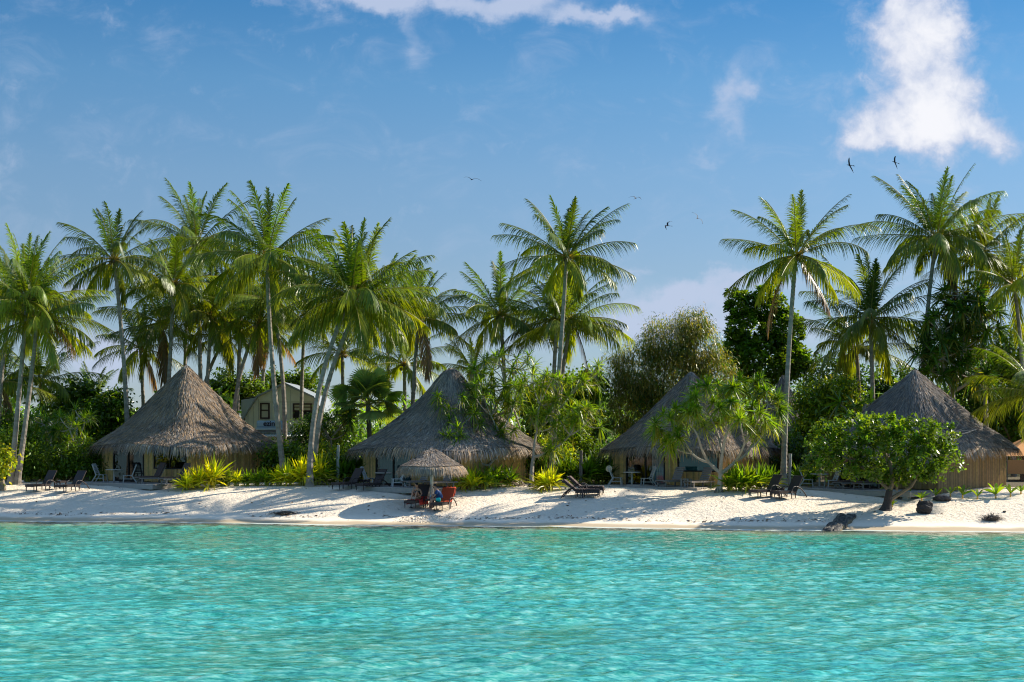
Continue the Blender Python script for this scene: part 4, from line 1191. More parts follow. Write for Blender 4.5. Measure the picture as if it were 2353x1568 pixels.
    pandanus('tall dark pandanus column left of the right-hand palm crowns', b, nodes, auto_tips(nodes, [2, 3, 4, 5, 6, 7, 8, 9], 112, 44, 34, 6, r), d, 1.0, 'dark', 34, .16, wl=.10, hue2='mid')
    b = gbase(1965, 92); d = 92
    nodes = [(0, 1965, 960, 0), (1, 1940, 935, 0), (1, 1990, 930, 0)]
    pandanus('broad glossy strap-leaved plant between the light green tree and the dark hut', b, nodes, [(1, 1965, 935, 0), (2, 1930, 925, 0), (3, 2000, 925, .3), (2, 1945, 950, -.6), (3, 1982, 950, -.6)], d, 1.25, 'mid', 26, .12, wl=.13, hue2='light')


screw_pines()


def fan_palm():
    d = 97.0; b = np.array(gbase(846, d)); t = thing('fan_palm', 'fan palm with big pleated round leaves between the crossing trunks and the grey hut', 'palm tree', b)
    hrt = W(846, 930, d) - b
    g = Geo(); g.tube([(0, 0, -.1), (0.1, 0, hrt[2] * .5), hrt], [.17, .15, .15], 9, (.16, .13, .10)); obj('trunk', g, M['bark'], t)
    g = Geo(); r = np.random.default_rng(3)
    for k in range(26):
        az = k * 2.39996; e = R(85 - 105 * (k / 25.) ** .9)
        D = np.array([math.cos(az) * math.cos(e), math.sin(az) * math.cos(e), math.sin(e)])
        pl = r.uniform(1.1, 1.8); c = hrt + D * pl
        g.tube([hrt, c], [.03, .02], 4, (.22, .24, .07), cap=False)
        S = np.cross(D, [0, 0, 1]); S /= np.linalg.norm(S) + 1e-6; N = np.cross(S, D)
        nb = 34; an = np.linspace(-2.1, 2.1, nb)
        tilt = r.normal(0, .25)
        S2 = S * math.cos(tilt) + N * math.sin(tilt)
        DD = D[None] * np.cos(an)[:, None] + S2[None] * np.sin(an)[:, None] - np.array([0, 0, .12])
        g.strips(np.tile(c, (nb, 1)), DD, 1.35 * r.uniform(.93, 1.05, nb) * (1 - .1 * np.abs(an)), .13, .28, vary((.17, .27, .08), nb, .8, 1.25, r) * r.uniform(.7, 1.25), (.15, .85, 1, .15), np.cross(DD, np.tile(np.cross(D, S2), (nb, 1))) + 1e-3)
    obj('crown', g, M['palm'], t)


fan_palm()


def almond_tree():
    b = gp(2040, 1171); d = b[1]
    bl = [(1900, 1010, 48, 42), (1960, 985, 46, 34), (2030, 985, 55, 32), (2100, 990, 52, 30), (2160, 1010, 44, 34), (2185, 1055, 32, 32), (2120, 1050, 60, 46), (2040, 1040, 80, 44), (1950, 1045, 60, 46), (1880, 1058, 34, 34), (2140, 1085, 36, 22), (1980, 1090, 52, 16), (2060, 1095, 36, 22)]
    blobs = [B(x, y, d + rng.uniform(-1, 1), rx, ry, rx) for x, y, rx, ry in bl]
    t = leafy_tree('almond_tree', 'round bright green broadleaf tree with short dark forked trunk on the sand', 'tree', b, blobs, 700, 15, .22, .5, 'light', hue2='mid', stem=False, rosette=True, spread=.3, droop=.15, inner=.45)
    g = Geo(); base = np.array(b)
    def q(px, py, dd=0): return W(px, py, d + dd) - base
    g.tube(bez([q(2036, 1176), q(2040, 1150), q(2044, 1125)], 8), [.42, .30, .24, .20, .19, .18, .17, .16], 10, (.05, .04, .035))
    br = [(2044, 1125, 2050, 1090, 2040, 1050, .16), (2044, 1128, 2010, 1095, 1960, 1060, .11), (2044, 1150, 2072, 1132, 2092, 1120, .13), (2092, 1120, 2110, 1090, 2130, 1050, .09), (2050, 1090, 2080, 1060, 2100, 1010, .08), (2040, 1060, 2030, 1030, 2010, 990, .08),
          (1960, 1060, 1930, 1045, 1890, 1030, .06), (2110, 1090, 2150, 1070, 2180, 1050, .06), (2060, 1128, 2066, 1100, 2080, 1070, .07)]
    for a, b_, c, e, f, h, rad in br:
        g.tube(bez([q(a, b_), q(c, e), q(f, h)], 8), np.linspace(rad, rad * .5, 8), 7, (.20, .15, .10))
    # bare grey twigs beside the hut roof
    for k in range(9):
        a = q(2120, 1020, .5); e = q(2195 + rng.uniform(-25, 50), 985 + rng.uniform(-20, 30), .5)
        g.tube(bez([a, (a + e) / 2 + rng.normal(0, .15, 3), e], 6), np.linspace(.03, .008, 6), 4, (.35, .3, .26), cap=False)
    obj('trunk', g, M['bark'], t)


almond_tree()

# ------------------------------------------------------------------ thatched umbrella on the sand
ux, uy, uz = gp(992, 1157)


def umbrella():
    t = thing('thatched_umbrella', 'round thatched parasol on a white post over the two sunbathers', 'beach umbrella', (ux, uy, uz))
    s = F / uy
    za = H + (HY - 1032) / s - uz; ze = H + (HY - 1074) / s - uz
    obj('canopy', roof_geo(71 / s, ze, za, [(0, 1), (.06, .97), (.25, .78), (.55, .42), (.8, .16), (1, 0)], n=9000, pmax=2.1, warm=.25, droop=0, fringe=.42, blade=(.026, .36), tone=1.15, rings=14, flen=.26), M['thatch'], t)
    g = Geo(); g.tube([(0, 0, -.2), (0, 0, za - .2)], [.10, .085], 12, (.62, .62, .58)); obj('post', g, M['paint'], t)


umbrella()

# ------------------------------------------------------------------ furniture
def lounger(label, loc, rz, back=58, cushion=False, group='dark wicker sun loungers on the sand'):
    t = thing('sun_lounger', label, 'sun lounger', loc, rz, group)
    col = (1, 1, 1); w = .66; zs = .36
    g = Geo(); g.box((0, -.38, zs), (w, 1.25, .06)); g.box((0, -1.0, zs - .05), (w, .05, .14))
    for sx in (-1, 1): g.box((sx * (w / 2 - .02), -.38, zs - .05), (.045, 1.25, .10))
    obj('seat', g, M['wicker'], t)
    g = Geo(); b = R(back); L = .86
    rot = Matrix.Rotation(b, 3, 'X')
    c = Vector((0, .25, zs)) + Vector((0, math.cos(b), math.sin(b))) * L / 2
    g.box(c, (w, L, .05), col, rot)
    e = Vector((0, .25, zs)) + Vector((0, math.cos(b), math.sin(b))) * (L + .02)
    g.tube([(-w / 2, e.y, e.z), (w / 2, e.y, e.z)], .035, 8)
    obj('backrest', g, M['wicker'], t)
    for sx in (-1, 1):
        g = Geo(); x = sx * (w / 2 + .035)
        pts = [(x, -.15, 0), (x, -.15, .30), (x, -.11, .50), (x, .03, .60), (x, .25, .60), (x, .50, .50), (x, .75, .28), (x, .98, .0)]
        g.tube(bez(pts[1:], 14), .03, 6); g.tube([pts[0], pts[1]], [.025, .032], 6)
        obj('armrest', g, M['wicker'], t, smooth=True)
    for sx in (-1, 1):
        for y in (-.96, .2):
            g = Geo(); g.tube([(sx * (w / 2 - .03), y, 0), (sx * (w / 2 - .03), y, zs - .02)], [.02, .035], 6); obj('leg', g, M['wicker'], t)
    if cushion:
        g = Geo()
        for k in range(5): g.box((0, -.88 + k * .25, zs + .07), (w - .02, .235, .09))
        for k in range(3):
            c = Vector((0, .25, zs)) + Vector((0, math.cos(b), math.sin(b))) * (.15 + k * .28) + Vector((0, -math.sin(b), math.cos(b))) * .07
            g.box(c, (w - .02, .27, .09), col, rot)
        o = obj('cushion', g, M['cushion'], t)
        mo = o.modifiers.new('bevel', 'BEVEL'); mo.width = .03; mo.segments = 2
    return t


def wicker_table(label, loc, rz):
    t = thing('side_table', label, 'side table', loc, rz, 'low wicker side tables between loungers')
    g = Geo(); g.box((0, 0, .42), (.50, .50, .05)); g.box((0, 0, .37), (.46, .46, .07)); obj('table_top', g, M['wicker'], t)
    for sx in (-1, 1):
        for sy in (-1, 1):
            g = Geo(); g.tube([(sx * .22, sy * .22, 0), (sx * .21, sy * .21, .36)], [.022, .035], 6); obj('leg', g, M['wicker'], t)
    return t


def on_sand(px, py): return gp(px, py)


lounger('dark wicker lounger, left of the pair at the left edge of the beach', on_sand(99, 1128), R(-30))
lounger('dark wicker lounger, right of the pair at the left edge of the beach', on_sand(167, 1129), R(-30))
wicker_table('low wicker table between the two loungers at the left edge of the beach', on_sand(138, 1123), R(-28))
lounger('dark wicker lounger left of the pair before the grey hut', on_sand(803, 1124), R(-44))
lounger('dark wicker lounger right of the pair before the grey hut', on_sand(858, 1126), R(-44))
wicker_table('low wicker table between the two loungers before the grey hut', on_sand(836, 1121), R(-40))
lounger('brown cushioned lounger seen from the side, the nearer of two', on_sand(1334, 1144), R(80), 38, True)
lounger('brown cushioned lounger seen from the side, the farther of two', on_sand(1344, 1137), R(80), 42, True)
lounger('dark wicker lounger left of the pair near the lone tall palm', on_sand(1764, 1142), R(-56))
lounger('dark wicker lounger right of the pair near the lone tall palm', on_sand(1812, 1145), R(-54))
wicker_table('low wicker table between the two loungers near the lone tall palm', on_sand(1788, 1141), R(-50))
LW = on_sand(962, 1166); LM = on_sand(1020, 1171)
lounger('dark wicker lounger with red towel on which the woman sits', LW, R(-24), 62)
lounger('dark wicker lounger with orange towel on which the man sits', LM, R(-20), 55)
TB = on_sand(990, 1166)
wicker_table('low wicker table holding drinks between the two sunbathers', TB, R(-10))


def deck_chair(label, loc, rz, tone=(.50, .48, .45)):
    """faces +x"""
    t = thing('deck_chair', label, 'chair', loc, rz, 'weathered wooden chairs on the terraces')
    g = Geo()
    for k in range(5): g.box((-.20 + k * .105, 0, .42), (.09, .50, .025), tone)
    obj('seat', g, M['wood'], t)
    g = Geo()
    for k in range(7):
        f = .12 + k * .085
        g.box((-.27 - f * .33, 0, .42 + f), (.02, .42, .065), tone)
    for sy in (-1, 1): g.bar((-.25, sy * .23, .40), (-.50, sy * .23, 1.02), .05, .04, tone)
    g.bar((-.50, -.25, 1.02), (-.50, .25, 1.02), .05, .05, tone)
    obj('backrest', g, M['wood'], t)
    for sy in (-1, 1):
        g = Geo(); g.bar((.24, sy * .24, 0), (.20, sy * .24, .43), .055, .04, tone); obj('leg', g, M['wood'], t)
        g = Geo(); g.bar((-.52, sy * .24, 0), (-.22, sy * .24, .45), .055, .04, tone); obj('leg', g, M['wood'], t)
    g = Geo()
    for sy in (-1, 1): g.bar((-.38, sy * .205, .22), (.21, sy * .205, .22), .03, .03, tone)
    obj('stretcher', g, M['wood'], t)
    return t


def round_table(label, loc, tone=(.36, .32, .28)):
    t = thing('round_table', label, 'table', loc, 0, 'pedestal tables on the terraces')
    g = Geo(); g.tube([(0, 0, .72), (0, 0, .76)], .48, 28, tone); obj('table_top', g, M['wood'], t)
    g = Geo(); g.tube([(0, 0, .04), (0, 0, .718)], .055, 10, tone); g.bar((-.3, 0, .03), (.3, 0, .03), .07, .06, tone); g.bar((0, -.3, .032), (0, .3, .032), .07, .06, tone); obj('pedestal', g, M['wood'], t)
    return t


def deck_lounger(label, loc, rz, cushion=True, tone=(.20, .17, .15)):
    t = thing('deck_lounger', label, 'sun lounger', loc, rz, 'wooden loungers on the terraces')
    g = Geo()
    for k in range(11): g.box((0, -.98 + k * .115, .33), (.64, .09, .03), tone)
    for sx in (-1, 1): g.box((sx * .30, -.1, .29), (.05, 1.9, .07), tone)
    obj('seat', g, M['wood'], t)
    b = R(62); g = Geo(); rot = Matrix.Rotation(b, 3, 'X')
    for k in range(7):
        c = Vector((0, .30, .34)) + Vector((0, math.cos(b), math.sin(b))) * (.07 + k * .115)
        g.box(c, (.64, .09, .03), tone, rot)
    obj('backrest', g, M['wood'], t)
    for sx in (-1, 1):
        for y in (-.85, .55):
            g = Geo(); g.box((sx * .28, y, .13), (.07, .07, .26), tone); obj('leg', g, M['wood'], t)
    g = Geo(); g.bar((-.26, -.85, .14), (.26, -.85, .14), .04, .04, tone); obj('stretcher', g, M['wood'], t)
    if cushion:
        g = Geo(); g.box((0, -.38, .385), (.60, 1.25, .07))
        c = Vector((0, .28, .36)) + Vector((0, math.cos(b), math.sin(b))) * .45 + Vector((0, -math.sin(b), math.cos(b))) * .05
        g.box(c, (.60, .86, .07), (1, 1, 1), rot); obj('cushion', g, M['cushion'], t)
    return t


def terrace(key, px, v):
    hx, hy, rot, zf, hw = HUTS[key]
    x, y = hut_pos(hx, hy, rot, px, hw + v)
    return (x, y, zf)


hutn = {1: 'big brown hut', 2: 'grey hut', 3: 'third hut', 4: 'dark hut'}
for key, pts in ((1, dict(c1=(234, 1.5), t=(262, 1.5), c2=(293, 1.5), l1=(352, 1.3), l2=(408, 1.5))),
                 (2, dict(c1=(851, 1.5), t=(881, 1.5), c2=(911, 1.5), l1=(962, 1.2), l2=(1016, 1.3))),
                 (3, dict(c1=(1419, 1.5), t=(1452, 1.4), c2=(1485, 1.5), l1=(1545, 1.3), l2=(1609, 1.3))),
                 (4, dict(c1=(1858, 1.6), t=(1883, 1.5), c2=(1908, 1.6), l1=(1950, 1.2), l2=(1995, 1.2)))):
    rot = HUTS[key][2]
    wh = (.36, .34, .31) if key != 2 else (.48, .47, .45)
    deck_chair('pale wooden chair left of the round table on the terrace of the %s' % hutn[key], terrace(key, *pts['c1']), R(-12), wh)
    round_table('round pedestal table on the terrace of the %s' % hutn[key], terrace(key, *pts['t']))
    deck_chair('pale wooden chair right of the round table on the terrace of the %s' % hutn[key], terrace(key, *pts['c2']), R(192), wh)
    deck_lounger('wooden terrace lounger nearer the door of the %s' % hutn[key], terrace(key, *pts['l1']), R(-48), key in (1, 4))
    deck_lounger('wooden terrace lounger nearer the window of the %s' % hutn[key], terrace(key, *pts['l2']), R(-48), key in (1, 4))
p = terrace(3, 1577, 1.4)
t = thing('side_table', 'small square wooden table between the two loungers of the third hut', 'side table', p, R(-33))
g = Geo()
for k in range(5): g.box((-.2 + k * .1, 0, .42), (.085, .5, .03), (.36, .33, .3))
obj('table_top', g, M['wood'], t)
for sx in (-1, 1):
    for sy in (-1, 1):
        g = Geo(); g.box((sx * .2, sy * .2, .2), (.06, .06, .40), (.36, .33, .3)); obj('leg', g, M['wood'], t)

# straw hat on the chair back
p = terrace(3, 1412, 1.5)
g = Geo(); rr = np.array([0, .04, .08, .085, .09, .18, .185]); zz = np.array([.12, .12, .10, .05, 0, -.01, -.02])
g.tube(np.stack([0 * zz, 0 * zz, zz], -1)[::-1], np.maximum(rr, .002)[::-1], 24, (.50, .41, .27))
o = obj('straw_hat', g, M['thatch'], None, (p[0] - .32, p[1] - .12, p[2] + .93)); o.rotation_euler = (R(78), 0, R(-20))
tag(o, 'round straw hat hanging on the chair back before the third hut', 'hat')

# ------------------------------------------------------------------ posts
def post(label, px, ptop, pbase, w=.17, col=(.30, .30, .25)):
    b = gp(px, pbase); z1 = H + (HY - ptop) / F * b[1]
    g = Geo(); hgt = z1 - b[2]
    P = np.stack([np.linspace(0, .04, 8), np.zeros(8), np.linspace(-.2, hgt, 8)], -1)
    g.tube(P, w / 2 * (1 + .06 * rng.normal(size=8)), 9, np.array(col) * rng.uniform(.8, 1.1, (72, 1)))
    g.box((-.05, -w / 2, hgt * .45), (.03, .03, hgt * .8), (.12, .12, .12))
    tag(obj('wooden_post', g, M['bark'], None, b), label, 'post', 'old wooden posts between the huts')


post('mossy wooden post in the hedge left of the big brown hut', 157, 1012, 1103)
post('weathered wooden post beside the loungers before the grey hut', 776, 1023, 1115)
post('dark wooden post in the shaded lily row left of the third hut', 1334, 1035, 1114, .2, (.16, .13, .11))
post('pale wooden post just right of the lone tall palm', 1814, 1043, 1118, .18, (.34, .34, .30))

# ------------------------------------------------------------------ rocks and beach bits
def rock(name, label, px, py, size, col, seed, rz=0, cat='rock', sink=.1):
    r = np.random.default_rng(seed)
    n1, n2 = 14, 20
    th = np.linspace(0.02, math.pi - .02, n1); ph = np.linspace(0, 2 * math.pi, n2, endpoint=False)
    T, Pp = np.meshgrid(th, ph, indexing='ij')
    D = np.stack([np.sin(T) * np.cos(Pp), np.sin(T) * np.sin(Pp), np.cos(T)], -1)
    k = 1 + .9 * fbm(D[..., 0] * 2.1 + seed, D[..., 1] * 2.1 + D[..., 2] * 2, 3) + .35 * fbm(D[..., 0] * 5 + seed, D[..., 2] * 5 + D[..., 1] * 4, 2)
    V = np.sign(D) * np.abs(D) ** .92 * k[..., None] * np.array(size) / 2
    i, j = np.meshgrid(np.arange(n1 - 1), np.arange(n2), indexing='ij')
    Q = np.stack([i * n2 + j, (i + 1) * n2 + j, (i + 1) * n2 + (j + 1) % n2, i * n2 + (j + 1) % n2], -1).reshape(-1, 4)
    g = Geo(); g.add(V, Q, col)
    b = gp(px, py)
    return tag(obj(name, g, M['rock'], None, (b[0], b[1], b[2] + size[2] * (.5 - sink)), rz), label, cat)


rock('black_boulder', 'black rounded boulder standing on the sand near the round leafy tree', 2124, 1179, (.80, .6, .66), (.035, .03, .028), 8)
rock('dark_rock', 'low dark flat rock by the sprouts before the dark hut', 2166, 1151, (.85, .6, .32), (.06, .055, .06), 5)
rock('pale_stone', 'pale stone at the foot of the hedge on the left', 136, 1111, (.28, .2, .2), (.5, .47, .42), 9)
rock('pale_stone', 'pale stone under the first lilies at the left edge', 50, 1111, (.34, .25, .2), (.5, .47, .42), 11)
rock('dark_stone', 'small dark stone on the sand near the right edge', 2308, 1178, (.16, .12, .10), (.05, .045, .04), 13)


def stone_slab():
    b = gp(1922, 1213)
    t = thing('stone_groyne', 'low wet slab of dark stones running into the water', 'stone slab', b, R(66))
    r = np.random.default_rng(4)
    for k in range(9):
        pass
    g = Geo()
    n = 30; m = 12
    X, Y = np.meshgrid(np.linspace(-1.7, 2.6, n), np.linspace(-.42, .42, m), indexing='ij')
    top = .17 - .10 * (X < -1.0) * (-1.0 - X) * 2 + .22 * fbm(X * 2.6, Y * 2.6 + 7, 3) - .10 * (np.abs(fbm(X * 3.1 + 3, Y * 3.1, 1)) < .03)
    top = top - .3 * np.clip(np.abs(Y) - .36, 0, 1) * 4
    slope = .15 * X
    top = top + slope * .9
    i, j = np.meshgrid(np.arange(n - 1), np.arange(m - 1), indexing='ij')
    Q = np.stack([i * m + j, (i + 1) * m + j, (i + 1) * m + j + 1, i * m + j + 1], -1).reshape(-1, 4)
    cc = np.where((rng.random((n * m, 1)) < .3), np.array([[.15, .13, .10]]), np.array([[.05, .045, .04]]))
    g.add(np.stack([X + .05 * fbm(Y * 5, X * 5, 2), Y * (1 + .4 * fbm(X * 2, X * 0 + 2, 2)), top], -1), Q, cc)
    g2 = Geo()
    # sides
    edge = [(i * m) for i in range(n)] + [((n - 1) * m + j) for j in range(1, m)] + [(i * m + m - 1) for i in range(n - 2, -1, -1)] + [j for j in range(m - 2, 0, -1)]
    V = g.v[0][edge]; V2 = V.copy(); V2[:, 2] -= .6; V2[:, 1] *= 1.06
    k = len(edge); jj = np.arange(k)
    g.add(np.concatenate([V, V2]), np.stack([jj, (jj + 1) % k, (jj + 1) % k + k, jj + k], -1), (.16, .12, .07))
    obj('slab', g, M['rock'], t, (0, 0, .05))


stone_slab()


def fibre_heap(name, label, px, py, w, h, n, col, cat, flat=.3):
    b = gp(px, py); g = Geo(); r = np.random.default_rng(px)
    P = np.stack([r.normal(0, w * .22, n), r.normal(0, w * .16, n), np.abs(r.normal(0, h * .3, n))], -1)
    D = np.stack([r.normal(0, 1, n), r.normal(0, 1, n), r.uniform(-.1, flat, n)], -1)
    g.strips(P, D, r.uniform(.1, .35, n), .022, .25, vary(col, n, .5, 1.5, r), (1, 1, .4))
    zz = np.linspace(0, 1, 6)
    g.tube(np.stack([0 * zz, 0 * zz, zz * h * .8], -1), w * .30 * np.sqrt(1.001 - zz ** 2), 12, np.array(col) * .6)
    return tag(obj(name, g, M['thatch'], None, b), label, cat)


fibre_heap('coir_clump', 'grey brown fibrous stump clump on the sand near the right edge', 2279, 1195, .85, .34, 600, (.13, .11, .09), 'stump', .9)
fibre_heap('seaweed_heap', 'flat tangle of dark roots and seaweed above the waterline on the left', 656, 1180, 1.5, .16, 520, (.10, .08, .06), 'seaweed', .12)


def litter():
    g = Geo(); n = 1500; r = np.random.default_rng(8)
    x = r.uniform(-27, 26, n); band = r.random(n) < .55
    t = np.where(band, 1.75 + .15 * r.normal(size=n) + .2 * np.sin(x * .6), r.uniform(1.0, 11, n))
    y = shore(x) + t
    P = np.stack([x, y, sand_z(x, y) + .03], -1)
    keep = band | (r.random(n) < .6)
    keep &= ~(band & (vnoise(x * .35, x * 0) < .42))
    P = P[keep]; n = len(P)
    D = np.stack([r.normal(0, 1, n), r.normal(0, 1, n), r.uniform(0, .25, n)], -1)
    g.strips(P, D, r.uniform(.05, .22, n), r.uniform(.02, .08, n), .05, vary((.12, .07, .04), n, .5, 1.8, r), (.4, 1, .3))
    tag(obj('fallen_leaves', g, M['thatch']), 'brown leaf litter and twigs strewn on the sand along the tide line', 'leaf litter', kind='stuff')
    # clods of dug-up sand
    g = Geo(); n = 420
    for k in range(n):
        x = (985 - CX) / F * 78.6 + r.normal(0, .75); y = 78.7 + r.normal(0, .28); s = r.uniform(.015, .05)
        z = float(sand_z(np.array(x), np.array(y)))
        rot = np.array(Matrix.Rotation(r.random() * 3, 3, Vector(r.normal(size=3)).normalized()))
        g.box((x, y, z + s * .3), (s * 1.4, s, s * .9), (.80, .68, .53), rot)
    tag(obj('sand_clods', g, M['rock2']), 'heap of dug-up pale sand clods below the thatched umbrella', 'sand heap', kind='stuff')


M['rock2'] = pmat('sand_clod', None, .95, attr=True, nscale=9, namt=.2)
litter()

# dark red round object among the trunks on the left
b = np.array(gbase(44, 94)); g = Geo()
an = np.linspace(0, 6.283, 28, endpoint=False)
V = np.stack([np.cos(an) * .30, np.zeros(28), 1.05 + np.sin(an) * .62], -1)
V = np.concatenate([V, V + (0, .12, 0), [[0, -.05, 1.05]]])
j = np.arange(28)
g.add(V, np.stack([j, (j + 1) % 28, (j + 1) % 28 + 28, j + 28], -1), (.30, .012, .03)); g.add(np.concatenate([V[:28], V[-1:]]), np.stack([j, (j + 1) % 28, np.full(28, 28)], -1), (.30, .012, .03))
tag(obj('kayak', g, M['metal'], None, b), 'dark red kayak end standing upright between the leaning palm trunks', 'kayak')

# ------------------------------------------------------------------ people and their things
def fingers(J, E, wrist, fwd, side, curl):
    """hand: palm then four fingers and a thumb, in metres"""
    wr = Vector(J[wrist][:3]); f = Vector(fwd).normalized(); s = Vector(side).normalized(); c = Vector(curl).normalized()
    palm = wr + f * .05
    J.append((*palm, .026)); E.append((wrist, len(J) - 1)); pi = len(J) - 1
    for k, L in enumerate((.065, .078, .072, .055)):
        o = palm + f * .035 + s * (-.03 + k * .02)
        m = o + f * L * .5 + c * L * .2; e = m + f * L * .3 + c * L * .4
        a = len(J); J += [(*o, .010), (*m, .009), (*e, .007)]; E += [(pi, a), (a, a + 1), (a + 1, a + 2)]
    o = wr + f * .03 - s * .035; e = o + f * .03 - s * .02 + c * .02
    a = len(J); J += [(*o, .012), (*e, .009)]; E += [(pi, a), (a, a + 1)]


def ellipsoid(g, cc, rad, col=(1, 1, 1), n=14, rot=None):
    th = np.linspace(.03, math.pi - .03, n); ph = np.linspace(0, 2 * math.pi, n, endpoint=False)
    T, Pp = np.meshgrid(th, ph, indexing='ij'); D = np.stack([np.sin(T) * np.cos(Pp), np.sin(T) * np.sin(Pp), np.cos(T)], -1) * np.array(rad)
    if rot is not None: D = D @ np.array(rot).T
    i, j = np.meshgrid(np.arange(n - 1), np.arange(n), indexing='ij')
    Q = np.stack([i * n + j, (i + 1) * n + j, (i + 1) * n + (j + 1) % n, i * n + (j + 1) % n], -1).reshape(-1, 4)
    g.add(D + np.array(cc), Q, col)


def mat_c(name, col, rough=.85): return pmat(name, col, rough, nscale=12, namt=.15)


def man():
    # sits across the lounger, facing left, hand at the mouth
    t = thing('person', 'bearded man in navy shirt and turquoise shorts sitting sideways with a hand at his mouth', 'person', (LM[0] - .18, LM[1] - .12, LM[2] + .02), R(8))
    J = [(0, 0, .50, .13), (-.05, 0, .66, .125), (-.12, 0, .84, .135), (-.19, 0, .97, .10), (-.24, -.015, 1.05, .052), (-.28, -.015, 1.13, .080), (-.30, -.015, 1.20, .082),
         (-.08, -.12, .49, .10), (-.44, -.15, .52, .062), (-.47, -.15, .28, .052), (-.45, -.15, .07, .036), (-.55, -.16, .035, .035), (-.64, -.17, .03, .028),
         (-.08, .12, .49, .10), (-.46, .10, .52, .062), (-.54, .10, .28, .052), (-.55, .10, .07, .036), (-.65, .09, .035, .035), (-.74, .08, .03, .028),
         (-.17, -.19, .93, .062), (-.30, -.22, .72, .044), (-.40, -.16, .60, .038), (-.44, -.08, .80, .032), (-.42, -.05, .98, .026),
         (-.17, .19, .93, .062), (-.24, .23, .70, .044), (-.36, .20, .62, .038), (-.46, .10, .62, .028)]
    E = [(0, 1), (1, 2), (2, 3), (3, 4), (4, 5), (5, 6), (0, 7), (7, 8), (8, 9), (9, 10), (10, 11), (11, 12), (0, 13), (13, 14), (14, 15), (15, 16), (16, 17), (17, 18),
         (3, 19), (19, 20), (20, 21), (21, 22), (22, 23), (3, 24), (24, 25), (25, 26), (26, 27)]
    fingers(J, E, 23, (.1, 0, 1), (0, 1, 0), (.6, 0, .2)); fingers(J, E, 27, (-.8, -.3, -.3), (0, 1, 0), (0, 0, -1))
    skinned('body', J, E, M['skin'], t)
    sh = [(.02, 0, .50, .19), (-.04, 0, .64, .19), (-.12, 0, .82, .19), (-.19, 0, .96, .135), (-.17, -.19, .93, .095), (-.28, -.22, .76, .072), (-.17, .19, .93, .095), (-.23, .23, .76, .072)]
    skinned('shirt', sh, [(0, 1), (1, 2), (2, 3), (3, 4), (4, 5), (3, 6), (6, 7)], mat_c('navy_cotton', (.012, .045, .14)), t)
    so = [(.02, 0, .49, .175), (-.10, -.13, .49, .115), (-.30, -.15, .51, .095), (-.10, .13, .49, .115), (-.30, .12, .51, .095)]
    skinned('shorts', so, [(0, 1), (1, 2), (0, 3), (3, 4)], mat_c('turquoise_cloth', (.03, .50, .42)), t)
    face_hair(t, (-.305, -.015, 1.185), (-1, -.15, -.12), M['hair'], beard=True)


def face_hair(t, c, look, hm, beard=False, bun=False):
    hc = Vector(c); f = Vector(look).normalized(); s = f.cross(Vector((0, 0, 1))).normalized(); u = s.cross(f)
    rot = np.array([[s.x, f.x, u.x], [s.y, f.y, u.y], [s.z, f.z, u.z]])
    at = lambda a, b, d: hc + s * a + f * b + u * d
    g = Geo(); ellipsoid(g, at(0, 0, 0), (.074, .092, .108), (.42, .22, .14), 16, rot)
    ellipsoid(g, at(0, .096, -.012), (.013, .020, .020), (.42, .22, .14), 8, rot)
    for sg in (-1, 1):
        ellipsoid(g, at(sg * .076, 0, -.005), (.012, .020, .030), (.40, .2, .13), 8, rot)
        ellipsoid(g, at(sg * .030, .084, .016), (.013, .008, .008), (.03, .02, .02), 8, rot)
    ellipsoid(g, at(0, .086, -.052), (.024, .010, .007), (.35, .10, .09), 8, rot)
    obj('face', g, M['cloth'], t, smooth=True)
    g = Geo(); ellipsoid(g, at(0, -.020, .030), (.088, .094, .096), (1, 1, 1), 14, rot)
    if beard: ellipsoid(g, at(0, .040, -.075), (.058, .055, .042), (1, 1, 1), 12, rot)
    if bun: ellipsoid(g, at(0, -.09, .06), (.045, .045, .045), (1, 1, 1), 10, rot); ellipsoid(g, at(0, -.06, -.05), (.065, .05, .07), (1, 1, 1), 10, rot)
    obj('hair', g, hm, t, smooth=True)


